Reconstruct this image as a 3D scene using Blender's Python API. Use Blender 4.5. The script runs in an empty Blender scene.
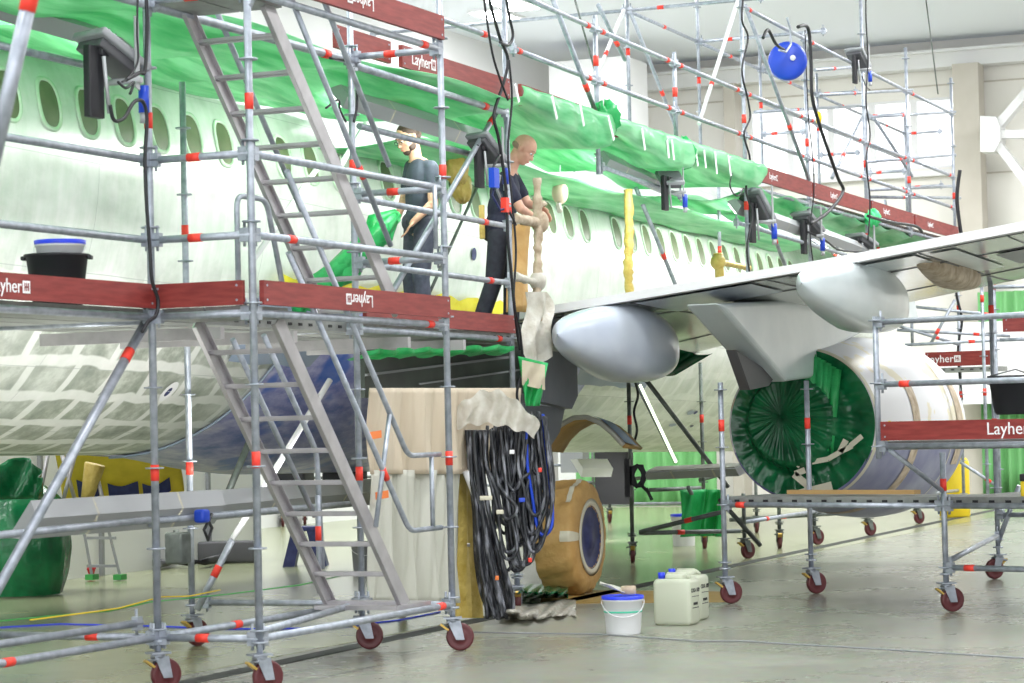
import bpy, bmesh, math, random
from mathutils import Vector, Matrix
random.seed(7)
V=Vector
C=bpy.context.scene.collection
PI=math.pi
# ---------------------------------------------------------------- camera model (world: X along the aircraft, Y towards it, Z up)
TH=math.radians(23.4); CS,SN=math.cos(TH),math.sin(TH)
F=2500.0; EYE=1.6; ROLL=.023; PITCH=math.atan(83/F)
fwd0=V((CS,SN,0)); right0=V((SN,-CS,0)); up0=V((0,0,1))
fw=(fwd0*math.cos(PITCH)+up0*math.sin(PITCH)).normalized()
upp=(up0*math.cos(PITCH)-fwd0*math.sin(PITCH)).normalized()
cr,sr=math.cos(ROLL),math.sin(ROLL)
RX=(right0*cr-upp*sr).normalized()      # camera right
UY=(upp*cr+right0*sr).normalized()      # camera up
CAM=V((0,0,EYE))
def ray(x,y): return fw+RX*((x-512)/F)+UY*((341.5-y)/F)
def onv(x,y,v): d=ray(x,y); return CAM+d*(v/d.y)
def onu(x,y,u): d=ray(x,y); return CAM+d*(u/d.x)
def onz(x,y,z=0.): d=ray(x,y); return CAM+d*((z-EYE)/d.z)
def ats(x,y,s): d=ray(x,y); return CAM+d*(F/s)
cd=bpy.data.cameras.new('camera'); cam=bpy.data.objects.new('camera',cd); C.objects.link(cam)
cd.sensor_width=36; cd.lens=F*36/1024; cd.clip_end=300
M3=Matrix((RX,UY,-fw)).transposed(); cam.matrix_world=Matrix.Translation(CAM)@M3.to_4x4()
cd.dof.use_dof=True; cd.dof.focus_distance=24; cd.dof.aperture_fstop=5.6
bpy.context.scene.camera=cam
# ---------------------------------------------------------------- materials
MT={}
def mat(n,col,rough=.5,metal=0,noise=None,spec=.5,emit=None,trans=0,alpha=1,bump=0,bscale=40,stretch=(1,1,1)):
    m=bpy.data.materials.new(n); m.use_nodes=True; nt=m.node_tree; b=nt.nodes['Principled BSDF']
    b.inputs['Base Color'].default_value=(*col,1); b.inputs['Roughness'].default_value=rough
    b.inputs['Metallic'].default_value=metal; b.inputs['Specular IOR Level'].default_value=spec
    b.inputs['Alpha'].default_value=alpha
    tc=None
    if noise or bump:
        tc=nt.nodes.new('ShaderNodeTexCoord'); mp=nt.nodes.new('ShaderNodeMapping'); mp.inputs['Scale'].default_value=stretch
        nt.links.new(tc.outputs['Object'],mp.inputs['Vector'])
    if noise:
        c2,sc,lo,hi=noise
        t=nt.nodes.new('ShaderNodeTexNoise'); t.inputs['Scale'].default_value=sc; t.inputs['Detail'].default_value=5
        r=nt.nodes.new('ShaderNodeValToRGB'); r.color_ramp.elements[0].position=lo; r.color_ramp.elements[1].position=hi
        r.color_ramp.elements[0].color=(*col,1); r.color_ramp.elements[1].color=(*c2,1)
        nt.links.new(mp.outputs[0],t.inputs['Vector']); nt.links.new(t.outputs['Fac'],r.inputs[0]); nt.links.new(r.outputs[0],b.inputs['Base Color'])
    if bump:
        t2=nt.nodes.new('ShaderNodeTexNoise'); t2.inputs['Scale'].default_value=bscale; t2.inputs['Detail'].default_value=3
        bp=nt.nodes.new('ShaderNodeBump'); bp.inputs['Strength'].default_value=bump; bp.inputs['Distance'].default_value=.02
        nt.links.new(mp.outputs[0],t2.inputs['Vector']); nt.links.new(t2.outputs['Fac'],bp.inputs['Height']); nt.links.new(bp.outputs[0],b.inputs['Normal'])
    if emit:
        b.inputs['Emission Color'].default_value=(*emit[0],1); b.inputs['Emission Strength'].default_value=emit[1]
    if trans:
        out=nt.nodes['Material Output']; tl=nt.nodes.new('ShaderNodeBsdfTranslucent'); tl.inputs[0].default_value=(*col,1)
        mx=nt.nodes.new('ShaderNodeMixShader'); mx.inputs[0].default_value=trans
        if noise: nt.links.new(r.outputs[0],tl.inputs[0])
        nt.links.new(b.outputs[0],mx.inputs[1]); nt.links.new(tl.outputs[0],mx.inputs[2]); nt.links.new(mx.outputs[0],out.inputs[0])
    MT[n]=m; return m
mat('steel',(.29,.32,.37),.42,.5,((.46,.49,.56),14,.35,.7))
mat('steel_dark',(.12,.14,.13),.5,.5,((.2,.22,.21),14,.35,.7))
mat('alu',(.40,.385,.40),.4,.5,((.52,.50,.52),6,.35,.7))
mat('deckmetal',(.24,.25,.24),.5,.4,((.34,.35,.34),9,.35,.7))
mat('wing_shade',(.035,.045,.04),.35,0,((.08,.10,.085),2,.35,.7))  # near-black tone holding the shade under the inboard wing
mat('redtape',(.85,.05,.03),.5)
mat('redwood',(.19,.02,.018),.55,0,((.28,.04,.034),5,.35,.7),stretch=(1,1,8))
mat('white',(.82,.82,.84),.5)
mat('wheel',(.10,.018,.022),.45)
mat('black',(.012,.012,.016),.5)
mat('darkgrey',(.09,.09,.10),.5)
mat('midgrey',(.28,.29,.31),.5)
mat('lampgrey',(.42,.43,.45),.45,.3)
mat('blue',(.01,.06,.55),.4)
mat('yellow',(.85,.62,.02),.55)
mat('brass',(.6,.4,.1),.4,.6)
mat('film',(.12,.60,.25),.32,0,((.50,.90,.60),1.6,.32,.7),trans=.45,bump=1,bscale=2.6,stretch=(.7,4.5,3.5))
mat('film_deep',(.003,.085,.03),.22,0,((.012,.22,.075),4,.3,.75),trans=.12,bump=.8,bscale=7)
mat('film_mid',(.02,.42,.10),.3,0,((.06,.62,.2),4,.3,.7),trans=.3,bump=.8,bscale=12)
mat('paper',(.50,.29,.09),.6,0,((.60,.38,.14),7,.3,.7),bump=.5,bscale=14)
mat('paper_pale',(.33,.24,.15),.6,0,((.62,.52,.40),9,.3,.7),bump=.6,bscale=25)
mat('paper_gold',(.45,.32,.06),.45,0,((.62,.48,.14),12,.3,.7),bump=.6,bscale=25)
mat('drape',(.60,.50,.37),.6,0,((.72,.63,.50),3,.3,.7),trans=.2,bump=.3,bscale=12,stretch=(1,1,.2))
mat('sheet',(.62,.62,.54),.35,0,((.75,.75,.68),3,.3,.7),trans=.3,bump=.4,bscale=12,stretch=(1,1,.3))
mat('clearwrap',(.58,.54,.46),.25,0,((.80,.78,.72),9,.3,.7),trans=.3,bump=.8,bscale=16)
mat('tape',(.66,.63,.50),.6)
mat('orangetape',(.85,.22,.05),.5)
mat('hose',(.022,.024,.03),.3,0,((.26,.27,.31),22,.52,.66),stretch=(1,1,.25),bump=.4,bscale=60)
mat('navy',(.012,.018,.10),.5,0,((.03,.04,.16),12,.4,.7))
mat('bucketwhite',(.86,.87,.90),.35,trans=.1)
mat('lidblue',(.02,.05,.75),.35)
mat('teal',(.05,.50,.33),.4)
mat('canister',(.72,.75,.62),.3,0,None,trans=.35)
mat('skin',(.58,.31,.22),.5,0,((.66,.38,.28),18,.3,.7))
mat('skin2',(.56,.32,.21),.5,0,((.63,.38,.26),18,.3,.7))
mat('shirt_navy',(.012,.014,.035),.8,0,((.022,.026,.055),20,.3,.7),bump=.3,bscale=18)
mat('shirt_grey',(.03,.043,.06),.8,0,((.045,.06,.082),20,.3,.7),bump=.3,bscale=18)
mat('trousers',(.018,.020,.032),.8,0,((.03,.034,.05),20,.3,.7),bump=.4,bscale=14)
mat('jeans',(.055,.065,.095),.8,0,((.09,.10,.14),24,.3,.7),bump=.4,bscale=14)
mat('hair',(.05,.03,.02),.7); mat('hair_grey',(.30,.20,.15),.8)
mat('slate',(.13,.14,.17),.4,0,((.16,.17,.20),4,.3,.7))
mat('fairing',(.50,.55,.66),.22,0,((.58,.63,.72),2,.35,.65))
mat('fairing_pale',(.62,.69,.72),.2,0,((.70,.76,.78),2,.35,.65))
mat('glow',(1,1,.9),.5,emit=((1,1,.93),7))
mat('glow_soft',(.9,1,.8),.5,emit=((.85,1,.7),1.2))
mat('lampglow',(1,1,1),.5,emit=((1,1,1),14))
mat('windowglow',(1,1,1),.5,emit=((.93,.97,1),2.2))
mat('pane',(.10,.13,.06),.35,0,((.20,.23,.13),4,.3,.7))
mat('primer_ring',(.55,.80,.55),.5,0,((.75,.85,.74),10,.3,.7))
mat('wallb',(.84,.82,.78),.7); mat('wallw',(.82,.82,.83),.6); mat('ceil',(.83,.87,.95),.8)
mat('column',(.56,.52,.46),.8,0,((.60,.56,.50),3,.3,.7))
mat('plank',(.42,.26,.10),.6)
mat('red',(.55,.01,.02),.5)
mat('curtain',(.22,.55,.22),.7,trans=.2)
mat('yellowpanel',(.55,.42,.02),.5,0,((.72,.56,.04),5,.3,.7))
mat('greenlight',(.10,.85,.30),.4)
mat('jacks',(.05,.35,.08),.5)
# ---------------------------------------------------------------- mesh builder
class MB:
    def __init__(s): s.v=[]; s.f=[]; s.m=[]; s.sm=[]; s.mats=[]
    def mi(s,n):
        if n not in s.mats: s.mats.append(n)
        return s.mats.index(n)
    def tube(s,p,q,r,m='steel',n=10,r2=None,cap=True):
        p=V(p);q=V(q);d=q-p
        if d.length<1e-6:return s
        d.normalize(); a=V((0,0,1)) if abs(d.z)<.9 else V((1,0,0)); e=d.cross(a).normalized(); g=d.cross(e)
        if r2 is None:r2=r
        b=len(s.v); k=s.mi(m)
        for i in range(n):
            t=2*PI*i/n; o=e*math.cos(t)+g*math.sin(t); s.v.append(p+o*r); s.v.append(q+o*r2)
        for i in range(n):
            j=(i+1)%n; s.f.append((b+2*i,b+2*j,b+2*j+1,b+2*i+1)); s.m.append(k); s.sm.append(True)
        if cap:
            s.f.append(tuple(b+2*i for i in range(n))[::-1]); s.f.append(tuple(b+2*i+1 for i in range(n))); s.m+= [k,k]; s.sm+=[False,False]
        return s
    def path(s,pts,r,m='steel',n=8,rs=None):
        pts=[V(p) for p in pts]; k=s.mi(m); b=len(s.v); N=len(pts); prev=None
        for i,p in enumerate(pts):
            d=(pts[min(i+1,N-1)]-pts[max(i-1,0)])
            d=d.normalized() if d.length>1e-7 else V((0,0,1))
            if prev is None:
                a=V((0,0,1)) if abs(d.z)<.9 else V((1,0,0)); e=d.cross(a).normalized()
            else: e=(prev-d*prev.dot(d)); e=e.normalized() if e.length>1e-6 else d.orthogonal().normalized()
            prev=e; g=d.cross(e); rr=rs[i] if rs else r
            for j in range(n):
                t=2*PI*j/n; s.v.append(p+(e*math.cos(t)+g*math.sin(t))*rr)
        for i in range(N-1):
            for j in range(n):
                jj=(j+1)%n; s.f.append((b+i*n+j,b+i*n+jj,b+(i+1)*n+jj,b+(i+1)*n+j)); s.m.append(k); s.sm.append(True)
        s.f.append(tuple(b+j for j in range(n))[::-1]); s.f.append(tuple(b+(N-1)*n+j for j in range(n))); s.m+=[k,k]; s.sm+=[False,False]
        return s
    def box(s,c,size,m='white',ax=None,bev=0):
        # ax: three unit axes
        if ax is None: ax=(V((1,0,0)),V((0,1,0)),V((0,0,1)))
        c=V(c); k=s.mi(m); b=len(s.v); h=[x/2 for x in size]
        if bev<=0:
            for sx in(-1,1):
                for sy in(-1,1):
                    for sz in(-1,1): s.v.append(c+ax[0]*h[0]*sx+ax[1]*h[1]*sy+ax[2]*h[2]*sz)
            for f in((0,1,3,2),(4,6,7,5),(0,4,5,1),(2,3,7,6),(0,2,6,4),(1,5,7,3)):
                s.f.append(tuple(b+i for i in f)); s.m.append(k); s.sm.append(False)
        else:
            bm=bmesh.new(); bmesh.ops.create_cube(bm,size=1)
            for v in bm.verts: v.co=V((v.co.x*size[0],v.co.y*size[1],v.co.z*size[2]))
            bmesh.ops.bevel(bm,geom=bm.edges[:],offset=bev,segments=3,profile=.5,affect='EDGES')
            for i,v in enumerate(bm.verts): v.index=i; s.v.append(c+ax[0]*v.co.x+ax[1]*v.co.y+ax[2]*v.co.z)
            for f in bm.faces: s.f.append(tuple(b+v.index for v in f.verts)); s.m.append(k); s.sm.append(True)
            bm.free()
        return s
    def beam(s,p,q,w,h,m='alu',up=V((0,0,1)),bev=0):
        p=V(p);q=V(q);d=q-p;L=d.length;d=d.normalized();y=up.cross(d).normalized();z=d.cross(y)
        return s.box((p+q)/2,(L,w,h),m,(d,y,z),bev)
    def poly(s,pts,m,smooth=False):
        b=len(s.v); s.v+=[V(p) for p in pts]; s.f.append(tuple(range(b,b+len(pts)))); s.m.append(s.mi(m)); s.sm.append(smooth); return s
    def prism(s,pts,off,m):
        # closed prism: polygon pts extruded by vector off
        off=V(off); b=len(s.v); n=len(pts); k=s.mi(m)
        s.v+=[V(p)-off/2 for p in pts]+[V(p)+off/2 for p in pts]
        s.f.append(tuple(b+i for i in range(n))[::-1]); s.f.append(tuple(b+n+i for i in range(n))); s.m+=[k,k]; s.sm+=[False,False]
        for i in range(n):
            j=(i+1)%n; s.f.append((b+i,b+j,b+n+j,b+n+i)); s.m.append(k); s.sm.append(False)
        return s
    def grid(s,fn,nu,nv,m,smooth=True,closeu=False,closev=False):
        b=len(s.v); k=s.mi(m)
        for i in range(nu):
            for j in range(nv): s.v.append(V(fn(i/(nu-(0 if closeu else 1)),j/(nv-(0 if closev else 1)))))
        for i in range(nu if closeu else nu-1):
            for j in range(nv if closev else nv-1):
                a=(i+1)%nu; c=(j+1)%nv
                s.f.append((b+i*nv+j,b+a*nv+j,b+a*nv+c,b+i*nv+c)); s.m.append(k); s.sm.append(smooth)
        return s
    def lathe(s,o,ax,prof,m,n=24,mf=None):
        o=V(o);ax=V(ax).normalized();e=ax.orthogonal().normalized();g=ax.cross(e);b=len(s.v);N=len(prof)
        for (r,t) in prof:
            for j in range(n):
                a=2*PI*j/n; s.v.append(o+ax*t+(e*math.cos(a)+g*math.sin(a))*max(r,1e-4))
        for i in range(N-1):
            k=s.mi(mf(i) if mf else m)
            for j in range(n):
                jj=(j+1)%n; s.f.append((b+i*n+j,b+i*n+jj,b+(i+1)*n+jj,b+(i+1)*n+j)); s.m.append(k); s.sm.append(True)
        return s
    def ell(s,c,r,m,n=14,ax=None):
        c=V(c); ax=ax or (V((1,0,0)),V((0,1,0)),V((0,0,1)))
        return s.grid(lambda a,t:c+ax[0]*(r[0]*math.sin(PI*max(.002,min(.998,t)))*math.cos(2*PI*a))+ax[1]*(r[1]*math.sin(PI*max(.002,min(.998,t)))*math.sin(2*PI*a))-ax[2]*(r[2]*math.cos(PI*t)),n,n,m,True,True,False)
    def build(s,name,parent=None,mods=None):
        me=bpy.data.meshes.new(name); me.from_pydata([tuple(v) for v in s.v],[],s.f)
        for n in s.mats: me.materials.append(MT[n])
        me.polygons.foreach_set('material_index',s.m); me.polygons.foreach_set('use_smooth',s.sm); me.update()
        o=bpy.data.objects.new(name,me); C.objects.link(o)
        if parent: o.parent=parent; o.matrix_parent_inverse=world_of(parent).inverted()
        return o
def world_of(o):
    m=Matrix.Translation(o.location)@o.rotation_euler.to_matrix().to_4x4()
    return (world_of(o.parent)@o.matrix_parent_inverse@m) if o.parent else m
def tag(o,label,cat,group=None,kind=None):
    o['label']=label; o['category']=cat
    if group:o['group']=group
    if kind:o['kind']=kind
    return o
def thing(name,label,cat,loc=(0,0,0),group=None):
    o=bpy.data.objects.new(name,None); C.objects.link(o); o.location=V(loc); o.empty_display_size=.1
    return tag(o,label,cat,group)
def struct(name,mb):
    o=mb.build(name); o['kind']='structure'; return o
def solid(o,t=.01,off=0):
    m=o.modifiers.new('thickness','SOLIDIFY'); m.thickness=t; m.offset=off; return o
R=.0242
def rod(p,q,r=R,m='steel',bands=(),bw=.09,n=10,mb=None,bm='redtape'):
    mb=mb or MB(); p=V(p);q=V(q); mb.tube(p,q,r,m,n)
    L=(q-p).length; d=(q-p).normalized()
    for t in bands:
        c=p.lerp(q,t); mb.tube(c-d*bw/2,c+d*bw/2,r+.003,bm,n)
    return mb
def head(mb,p,d):   # wedge head at the end of a ledger
    d=V(d).normalized(); z=V((0,0,1)); y=z.cross(d).normalized() if abs(d.z)<.9 else V((0,1,0))
    mb.box(V(p)+d*.045,(.06,.045,.085),'steel',(d,y,d.cross(y)),0)
    mb.tube(V(p)+d*.05-z*.07,V(p)+d*.05+z*.09,.010,'steel',6)
def ledger(p,q,par,name='ledger',bands=(),r=R,heads=True,m='steel'):
    mb=rod(p,q,r,m,bands); d=V(q)-V(p)
    if heads: head(mb,p,d); head(mb,q,-d)
    return mb.build(name,par)
def standard(p,z0,z1,par,bands=(),ros=.5,m='steel',z0ros=None,top=None):
    p=V(p); a=V((p.x,p.y,z0)); b=V((p.x,p.y,z1)); mb=rod(a,b,R,m)
    for zb in bands:
        if z0<zb<z1: mb.tube((p.x,p.y,zb-.05),(p.x,p.y,zb+.05),R+.003,'redtape')
    z=(z0ros if z0ros is not None else z0+.08)
    while z<z1-.02:
        mb.tube((p.x,p.y,z-.005),(p.x,p.y,z+.005),.060,m,8); z+=ros
    return mb.build('standard',par)
def caster(p,par,ang,m='steel',r=.1):
    # swivel caster under a standard; p on the ground below the swivel, ang heading of trail
    p=V((p[0],p[1],0)); t=V((math.cos(ang),math.sin(ang),0)); s=V((-t.y,t.x,0)); z=V((0,0,1))
    mb=MB(); mb.tube(p+z*.24,p+z*.36,.020,m); mb.tube(p+z*.30,p+z*.315,.05,m,10)
    mb.box(p+z*.235,(.13,.11,.012),m,(t,s,z)); mb.tube(p+z*.205,p+z*.23,.045,m,12)
    ax=p+t*.05+z*r
    for sd in(-1,1):
        mb.prism([p+s*sd*.036+z*.215-t*.04,p+s*sd*.036+z*.215+t*.055,ax+s*sd*.036+t*.03-z*.02,ax+s*sd*.036-t*.03-z*.02],s*.006,m)
    mb.tube(ax-s*.042,ax+s*.042,.014,m,8)
    mb.box(p-t*.06+z*.17,(.07,.05,.014),'brass',((t*.8-z*.6).normalized(),s,(z*.8+t*.6).normalized())); mb.tube(p-s*.05+z*.2-t*.02,p+s*.07+z*.18-t*.05,.01,m,6)
    c=mb.build('caster',par)
    w=MB().lathe(ax-s*.025,s,[(.0,0),(.03,-.003),(.035,.006),(.07,.006),(.088,0),(r-.003,.006),(r,.018),(r,.032),(r-.003,.044),(.088,.05),(.07,.044),(.035,.044),(.03,.053),(.0,.05)],'wheel',28)
    w.build('wheel',c)
    return c
TXT={}
def lettering(text,c,xd,zd,h,par,m='white',name='lettering',align='CENTER',bold=0):
    # writing standing in the plane of xd (reading direction) and zd (up of letters); c centre
    cu=bpy.data.curves.new('t','FONT'); cu.body=text; cu.size=h*1.35; cu.extrude=.0015; cu.align_x=align; cu.align_y='CENTER'; cu.resolution_u=3; cu.offset=bold
    o=bpy.data.objects.new('t',cu); C.objects.link(o); bpy.context.view_layer.update()
    me=bpy.data.meshes.new_from_object(o.evaluated_get(bpy.context.evaluated_depsgraph_get())); bpy.data.objects.remove(o)
    xd=V(xd).normalized(); zd=V(zd).normalized(); n=xd.cross(zd)
    for v in me.vertices: v.co=V(c)+xd*v.co.x+zd*v.co.y+n*v.co.z
    me.materials.clear(); me.materials.append(MT[m]); 
    ob=bpy.data.objects.new(name,me); C.objects.link(ob)
    if par: ob.parent=par; ob.matrix_parent_inverse=world_of(par).inverted()
    return ob
def toe(p,q,par,h=.15,text=None,tpos=.5,flip=False,ts=.085,out=None):
    # toe board from p to q (bottom edge points); out = side that faces the camera
    p=V(p);q=V(q);z=V((0,0,1));d=(q-p).normalized();n=d.cross(z).normalized()
    if out is not None and n.dot(V(out))<0:n=-n
    mb=MB().box((p+q)/2+z*h/2,((q-p).length,.032,h),'redwood',(d,n,n.cross(d) if n.cross(d).z>0 else d.cross(n)))
    for e in(p+d*.04,q-d*.04):
        for k in(.03,h-.03): mb.tube(e+z*k+n*.014,e+z*k+n*.02,.008,'steel',6)
    o=mb.build('toe_board',par)
    if text:
        xd=d if d.cross(z).dot(n)>0 else -d
        zz=z
        if flip: xd=-xd; zz=-z
        c=p.lerp(q,tpos)+z*h*.5+n*.0175
        lettering(text,c,xd,zz,ts,o)
        lg=c+xd*(ts*2.35); mk=MB(); s=ts*.42
        mk.box(lg+n*.001,(s*2,s*2,.003),'white',(xd,zz,n)); 
        for k in(-1,0,1): mk.box(lg+n*.003+xd*s*.5*k,(s*.22,s*1.3,.003),'redwood',(xd,zz,n))
        mk.box(lg+n*.003,(s*1.2,s*.2,.003),'redwood',(xd,zz,n))
        mk.build('logo',o)
    return o
def deckplate(p,q,w,par,perp,n=2,m='deckmetal',th=.07,name='deck'):
    # perforated steel deck planks from p to q, total width w along perp
    p=V(p);q=V(q);pw=w/n;out=None
    for i in range(n):
        off=V(perp)*(pw*(i+.5)); mb=MB(); a=p+off;b=q+off
        mb.beam(a-V((0,0,th/2)),b-V((0,0,th/2)),pw-.015,th,m)
        d=(b-a).normalized(); L=(b-a).length; k=.12
        while k<L-.1:
            for sd in(-1,1): mb.box(a+d*k+V(perp)*sd*(pw/2-.006)-V((0,0,th*.5)),(.05,.006,.02),'black',(d,V(perp),V((0,0,1))))
            k+=.15
        out=mb.build(name,par)
    return out
# ================================================================ SETTING
def floor_mat():
    m=bpy.data.materials.new('concrete'); m.use_nodes=True; nt=m.node_tree; b=nt.nodes['Principled BSDF']; L=nt.links.new
    tc=nt.nodes.new('ShaderNodeTexCoord')
    t=nt.nodes.new('ShaderNodeTexNoise'); t.inputs['Scale'].default_value=.45; t.inputs['Detail'].default_value=8; t.inputs['Roughness'].default_value=.65
    t2=nt.nodes.new('ShaderNodeTexNoise'); t2.inputs['Scale'].default_value=9; t2.inputs['Detail'].default_value=6
    r=nt.nodes.new('ShaderNodeValToRGB'); r.color_ramp.elements[0].position=.3; r.color_ramp.elements[1].position=.72
    r.color_ramp.elements[0].color=(.25,.255,.20,1); r.color_ramp.elements[1].color=(.38,.385,.33,1)
    mx=nt.nodes.new('ShaderNodeMix'); mx.data_type='RGBA'; mx.blend_type='MULTIPLY'; mx.inputs[0].default_value=.35
    L(tc.outputs['Object'],t.inputs['Vector']); L(tc.outputs['Object'],t2.inputs['Vector'])
    L(t.outputs['Fac'],r.inputs[0]); L(r.outputs[0],mx.inputs[6]); L(t2.outputs['Color'],mx.inputs[7]); L(mx.outputs[2],b.inputs['Base Color'])
    rr=nt.nodes.new('ShaderNodeMapRange'); rr.inputs[3].default_value=.14; rr.inputs[4].default_value=.42; L(t.outputs['Fac'],rr.inputs[0]); L(rr.outputs[0],b.inputs['Roughness'])
    b.inputs['Specular IOR Level'].default_value=.55
    MT['concrete']=m
mat('bluepaint',(.25,.31,.42),.35,0,((.33,.39,.50),2,.35,.7))
floor_mat()
struct('floor',MB().box((24,-3,-.05),(66,54,.1),'concrete'))
mat('groove',(.05,.055,.05),.7); mat('ochre',(.38,.24,.06),.5,0,((.45,.30,.10),3,.3,.7))
gp=onz(276,664); gq=onz(905,530)
struct('trim_1',MB().beam(V((gp.x-9,gp.y-(gq.y-gp.y)/(gq.x-gp.x)*9,.001)),V((gq.x+14,gq.y+.5,.001)),.17,.006,'groove'))
a,b_,c_,d_=onz(545,590),onz(735,592),onz(735,602),onz(540,604)
struct('trim_2',MB().prism([V((p.x,p.y,.002)) for p in(a,b_,c_,d_)],(0,0,.004),'ochre'))
mat('floor_bounce_tint',(.25,.27,.155),.22,0,((.35,.37,.23),1.2,.3,.7))
struct('floor_tint_slab',MB().box((24,14.4,.0015),(60,11.6,.003),'floor_bounce_tint'))  # thin added slab: green-yellow light reflected on the floor, put into its colour
UB=50.0; VL=20.0; ZC=9.2
# back wall with the long window left open
w0=onu(748,97,UB); w1=onu(957,166,UB); wl,wr=w0.y,w1.y; zt,zb=8.05,6.62
mb=MB()
mb.box((UB+.15,(VL+wl)/2,ZC/2),(.3,VL-wl,ZC),'wallb')
mb.box((UB+.15,(wr-28)/2,ZC/2),(.3,wr+28,ZC),'wallb')
mb.box((UB+.15,(wl+wr)/2,zb/2),(.3,wl-wr,zb),'wallb'); mb.box((UB+.15,(wl+wr)/2,(zt+ZC)/2),(.3,wl-wr,ZC-zt),'wallb')
for k,z in enumerate((2.2,4.4,6.45,8.3)):
    mb.box((UB-.01,-4,z),(.03,48,.03),'column')
struct('wall_back',mb)
mb=MB()
n=5
for i in range(n+1):
    y=wl+(wr-wl)*i/n; mb.box((UB+.1,y,(zt+zb)/2),(.12,.14,zt-zb),'white')
for z in(zb,zt): mb.box((UB+.1,(wl+wr)/2,z),(.16,wl-wr+.1,.10),'white')
mb.box((UB-.08,(wl+wr)/2,zb-.12),(.25,wl-wr+.4,.12),'white')
wf=struct('window_1',mb)
mat('glass',(.9,.95,1),.05,alpha=.12)
g=MB().box((UB+.1,(wl+wr)/2,(zt+zb)/2),(.012,wl-wr,zt-zb),'glass').build('pane',wf)
# second window behind the far scaffold, lower right
struct('wall_left',MB().box((22,VL+.15,ZC/2),(62,.3,ZC),'wallw'))
struct('wall_right',MB().box((24,-28.15,ZC/2),(66,.3,ZC),'wallb'))
struct('ceiling',MB().box((24,-4,ZC+.1),(66,50,.2),'ceil'))
mb=MB()
mb.box((UB-.25,-4,ZC-.45),(.4,48,.3),'wallw'); mb.box((UB-.3,-4,ZC-.28),(.55,48,.06),'wallw')
struct('trim_3',mb)
# concrete columns
def col(x0,x1,u,m,z1=ZC,name='trim_4',d=.5):
    a=onu(x0,250,u);b=onu(x1,250,u)
    return struct(name,MB().box((u,(a.y+b.y)/2,z1/2),(d,abs(a.y-b.y),z1),m))
col(960,986,UB-.5,'column',ZC-.6,'trim_4'); col(731,742,UB-.3,'column',ZC-.6,'trim_5')
a=onu(551,80,46);b=onu(628,80,46)
struct('trim_6',MB().box((46.5,(a.y+b.y)/2,4.45),(1.2,abs(a.y-b.y),8.9-.2),'wallw').box((45.88,(a.y+b.y)/2,4.3),(.02,abs(a.y-b.y)-.1,.04),'column'))
# white wind bracing at the right of the back wall
t=thing('wall_bracing','white steel cross bracing with gusset plate beside the concrete column','bracing',onu(992,135,48.5))
nd=onu(991,135,48.5)
MB().prism([onu(983,117,48.5),onu(999,118,48.5),onu(1003,128,48.5),onu(1003,142,48.5),onu(997,153,48.5),onu(983,153,48.5)],(.5,0,0),'wallw').build('gusset_plate',t)
for q in((1045,72),(1045,134),(1045,205),(900,0)):
    if q[0]<1000: continue
    MB().beam(nd,onu(q[0],q[1],48.5),.30,.16,'wallw').build('brace',t)
for q in((986,120),(993,120),(990,135),(996,135),(986,150),(995,150)): pass
# ceiling light panels that show at the top edge
for i,(x,y,lab) in enumerate(((512,3,'bright rectangular ceiling light at the top edge beside the black cable loop'),(497,15,'second bright ceiling light panel, just below the first'))):
    p=onz(x,y,ZC-.03); t=thing('ceiling_light',lab,'ceiling light',p,'ceiling lights')
    MB().box(p,(1.3,.62,.06),'white').build('frame',t); MB().box(p-V((0,0,.035)),(1.22,.55,.012),'lampglow').build('diffuser',t)
# low white barrier behind the aircraft
p=onv(-30,575,15.6); q=onv(252,560,15.6)
t=thing('dust_barrier','low white plastic covered barrier standing behind the aircraft belly','barrier',(p.x,15.6,0))
MB().box(((p.x+q.x)/2,15.6,.8),(q.x-p.x,.12,1.6),'white').build('panel',t)
for k in range(6): MB().box((p.x+(q.x-p.x)*k/5,15.52,.8),(.05,.05,1.6),'midgrey').build('post',t)
# green curtains beyond the under-wing area and at the right
def curtain(name,x0,x1,u,z1,label,m='curtain',amp=.08,n=60,fq=9,cat='curtain',group=None):
    a=onu(x0,450,u);b=onu(x1,450,u)
    mb=MB().grid(lambda s,t:V((u+amp*math.sin(s*fq*6.28)*(1-.3*t)+.03*math.sin(s*31+t*3),a.y+(b.y-a.y)*s,.02+(z1-.02)*t)),n,8,m)
    o=mb.build(name); solid(o,.01); return tag(o,label,cat,group)
curtain('green_curtain',575,716,44,2.6,'green plastic curtain hanging behind the two dark scaffold poles under the wing','curtain')
curtain('green_curtain',982,1075,49,4.0,'pale green curtain covering the back wall at the far right','curtain')
tag(MB().box(onu(1012,362,48.4),(.1,2.9,1.6),'white').build('wall_panel'),'white glossy panel above the pale green curtain at the far right','panel')
# ================================================================ AIRCRAFT
AX=V((math.cos(math.radians(.8))*math.cos(math.radians(.97)),math.sin(math.radians(.8)),-math.sin(math.radians(.97)))).normalized()
YY=V((0,0,1)).cross(AX).normalized(); ZZ=AX.cross(YY)
A0=V((17.1,10.08+1.85,3.57))
def FW(x,y,z): return A0+AX*(x-17.1)+YY*y+ZZ*z
def sect(x):      # half width, top, bottom of the body at station x
    k=1.0; dz=0
    if x>36.5: s=(x-36.5)/5.5; k=max(0.02,math.sqrt(max(0,1-s**2.0))); dz=-.55*s*s
    if x<6: s=(6-x)/14; k=1-.5*s; dz=.6*s
    return k,dz
def FS(x,ph,off=0):   # ph=0 towards camera side horizontal, +90 crown
    k,dz=sect(x); c,s=math.cos(ph),math.sin(ph); b=1.88 if s>=0 else 2.13
    return FW(x,-(1.88*k+off)*c,(b*k+off)*s+dz)
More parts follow.
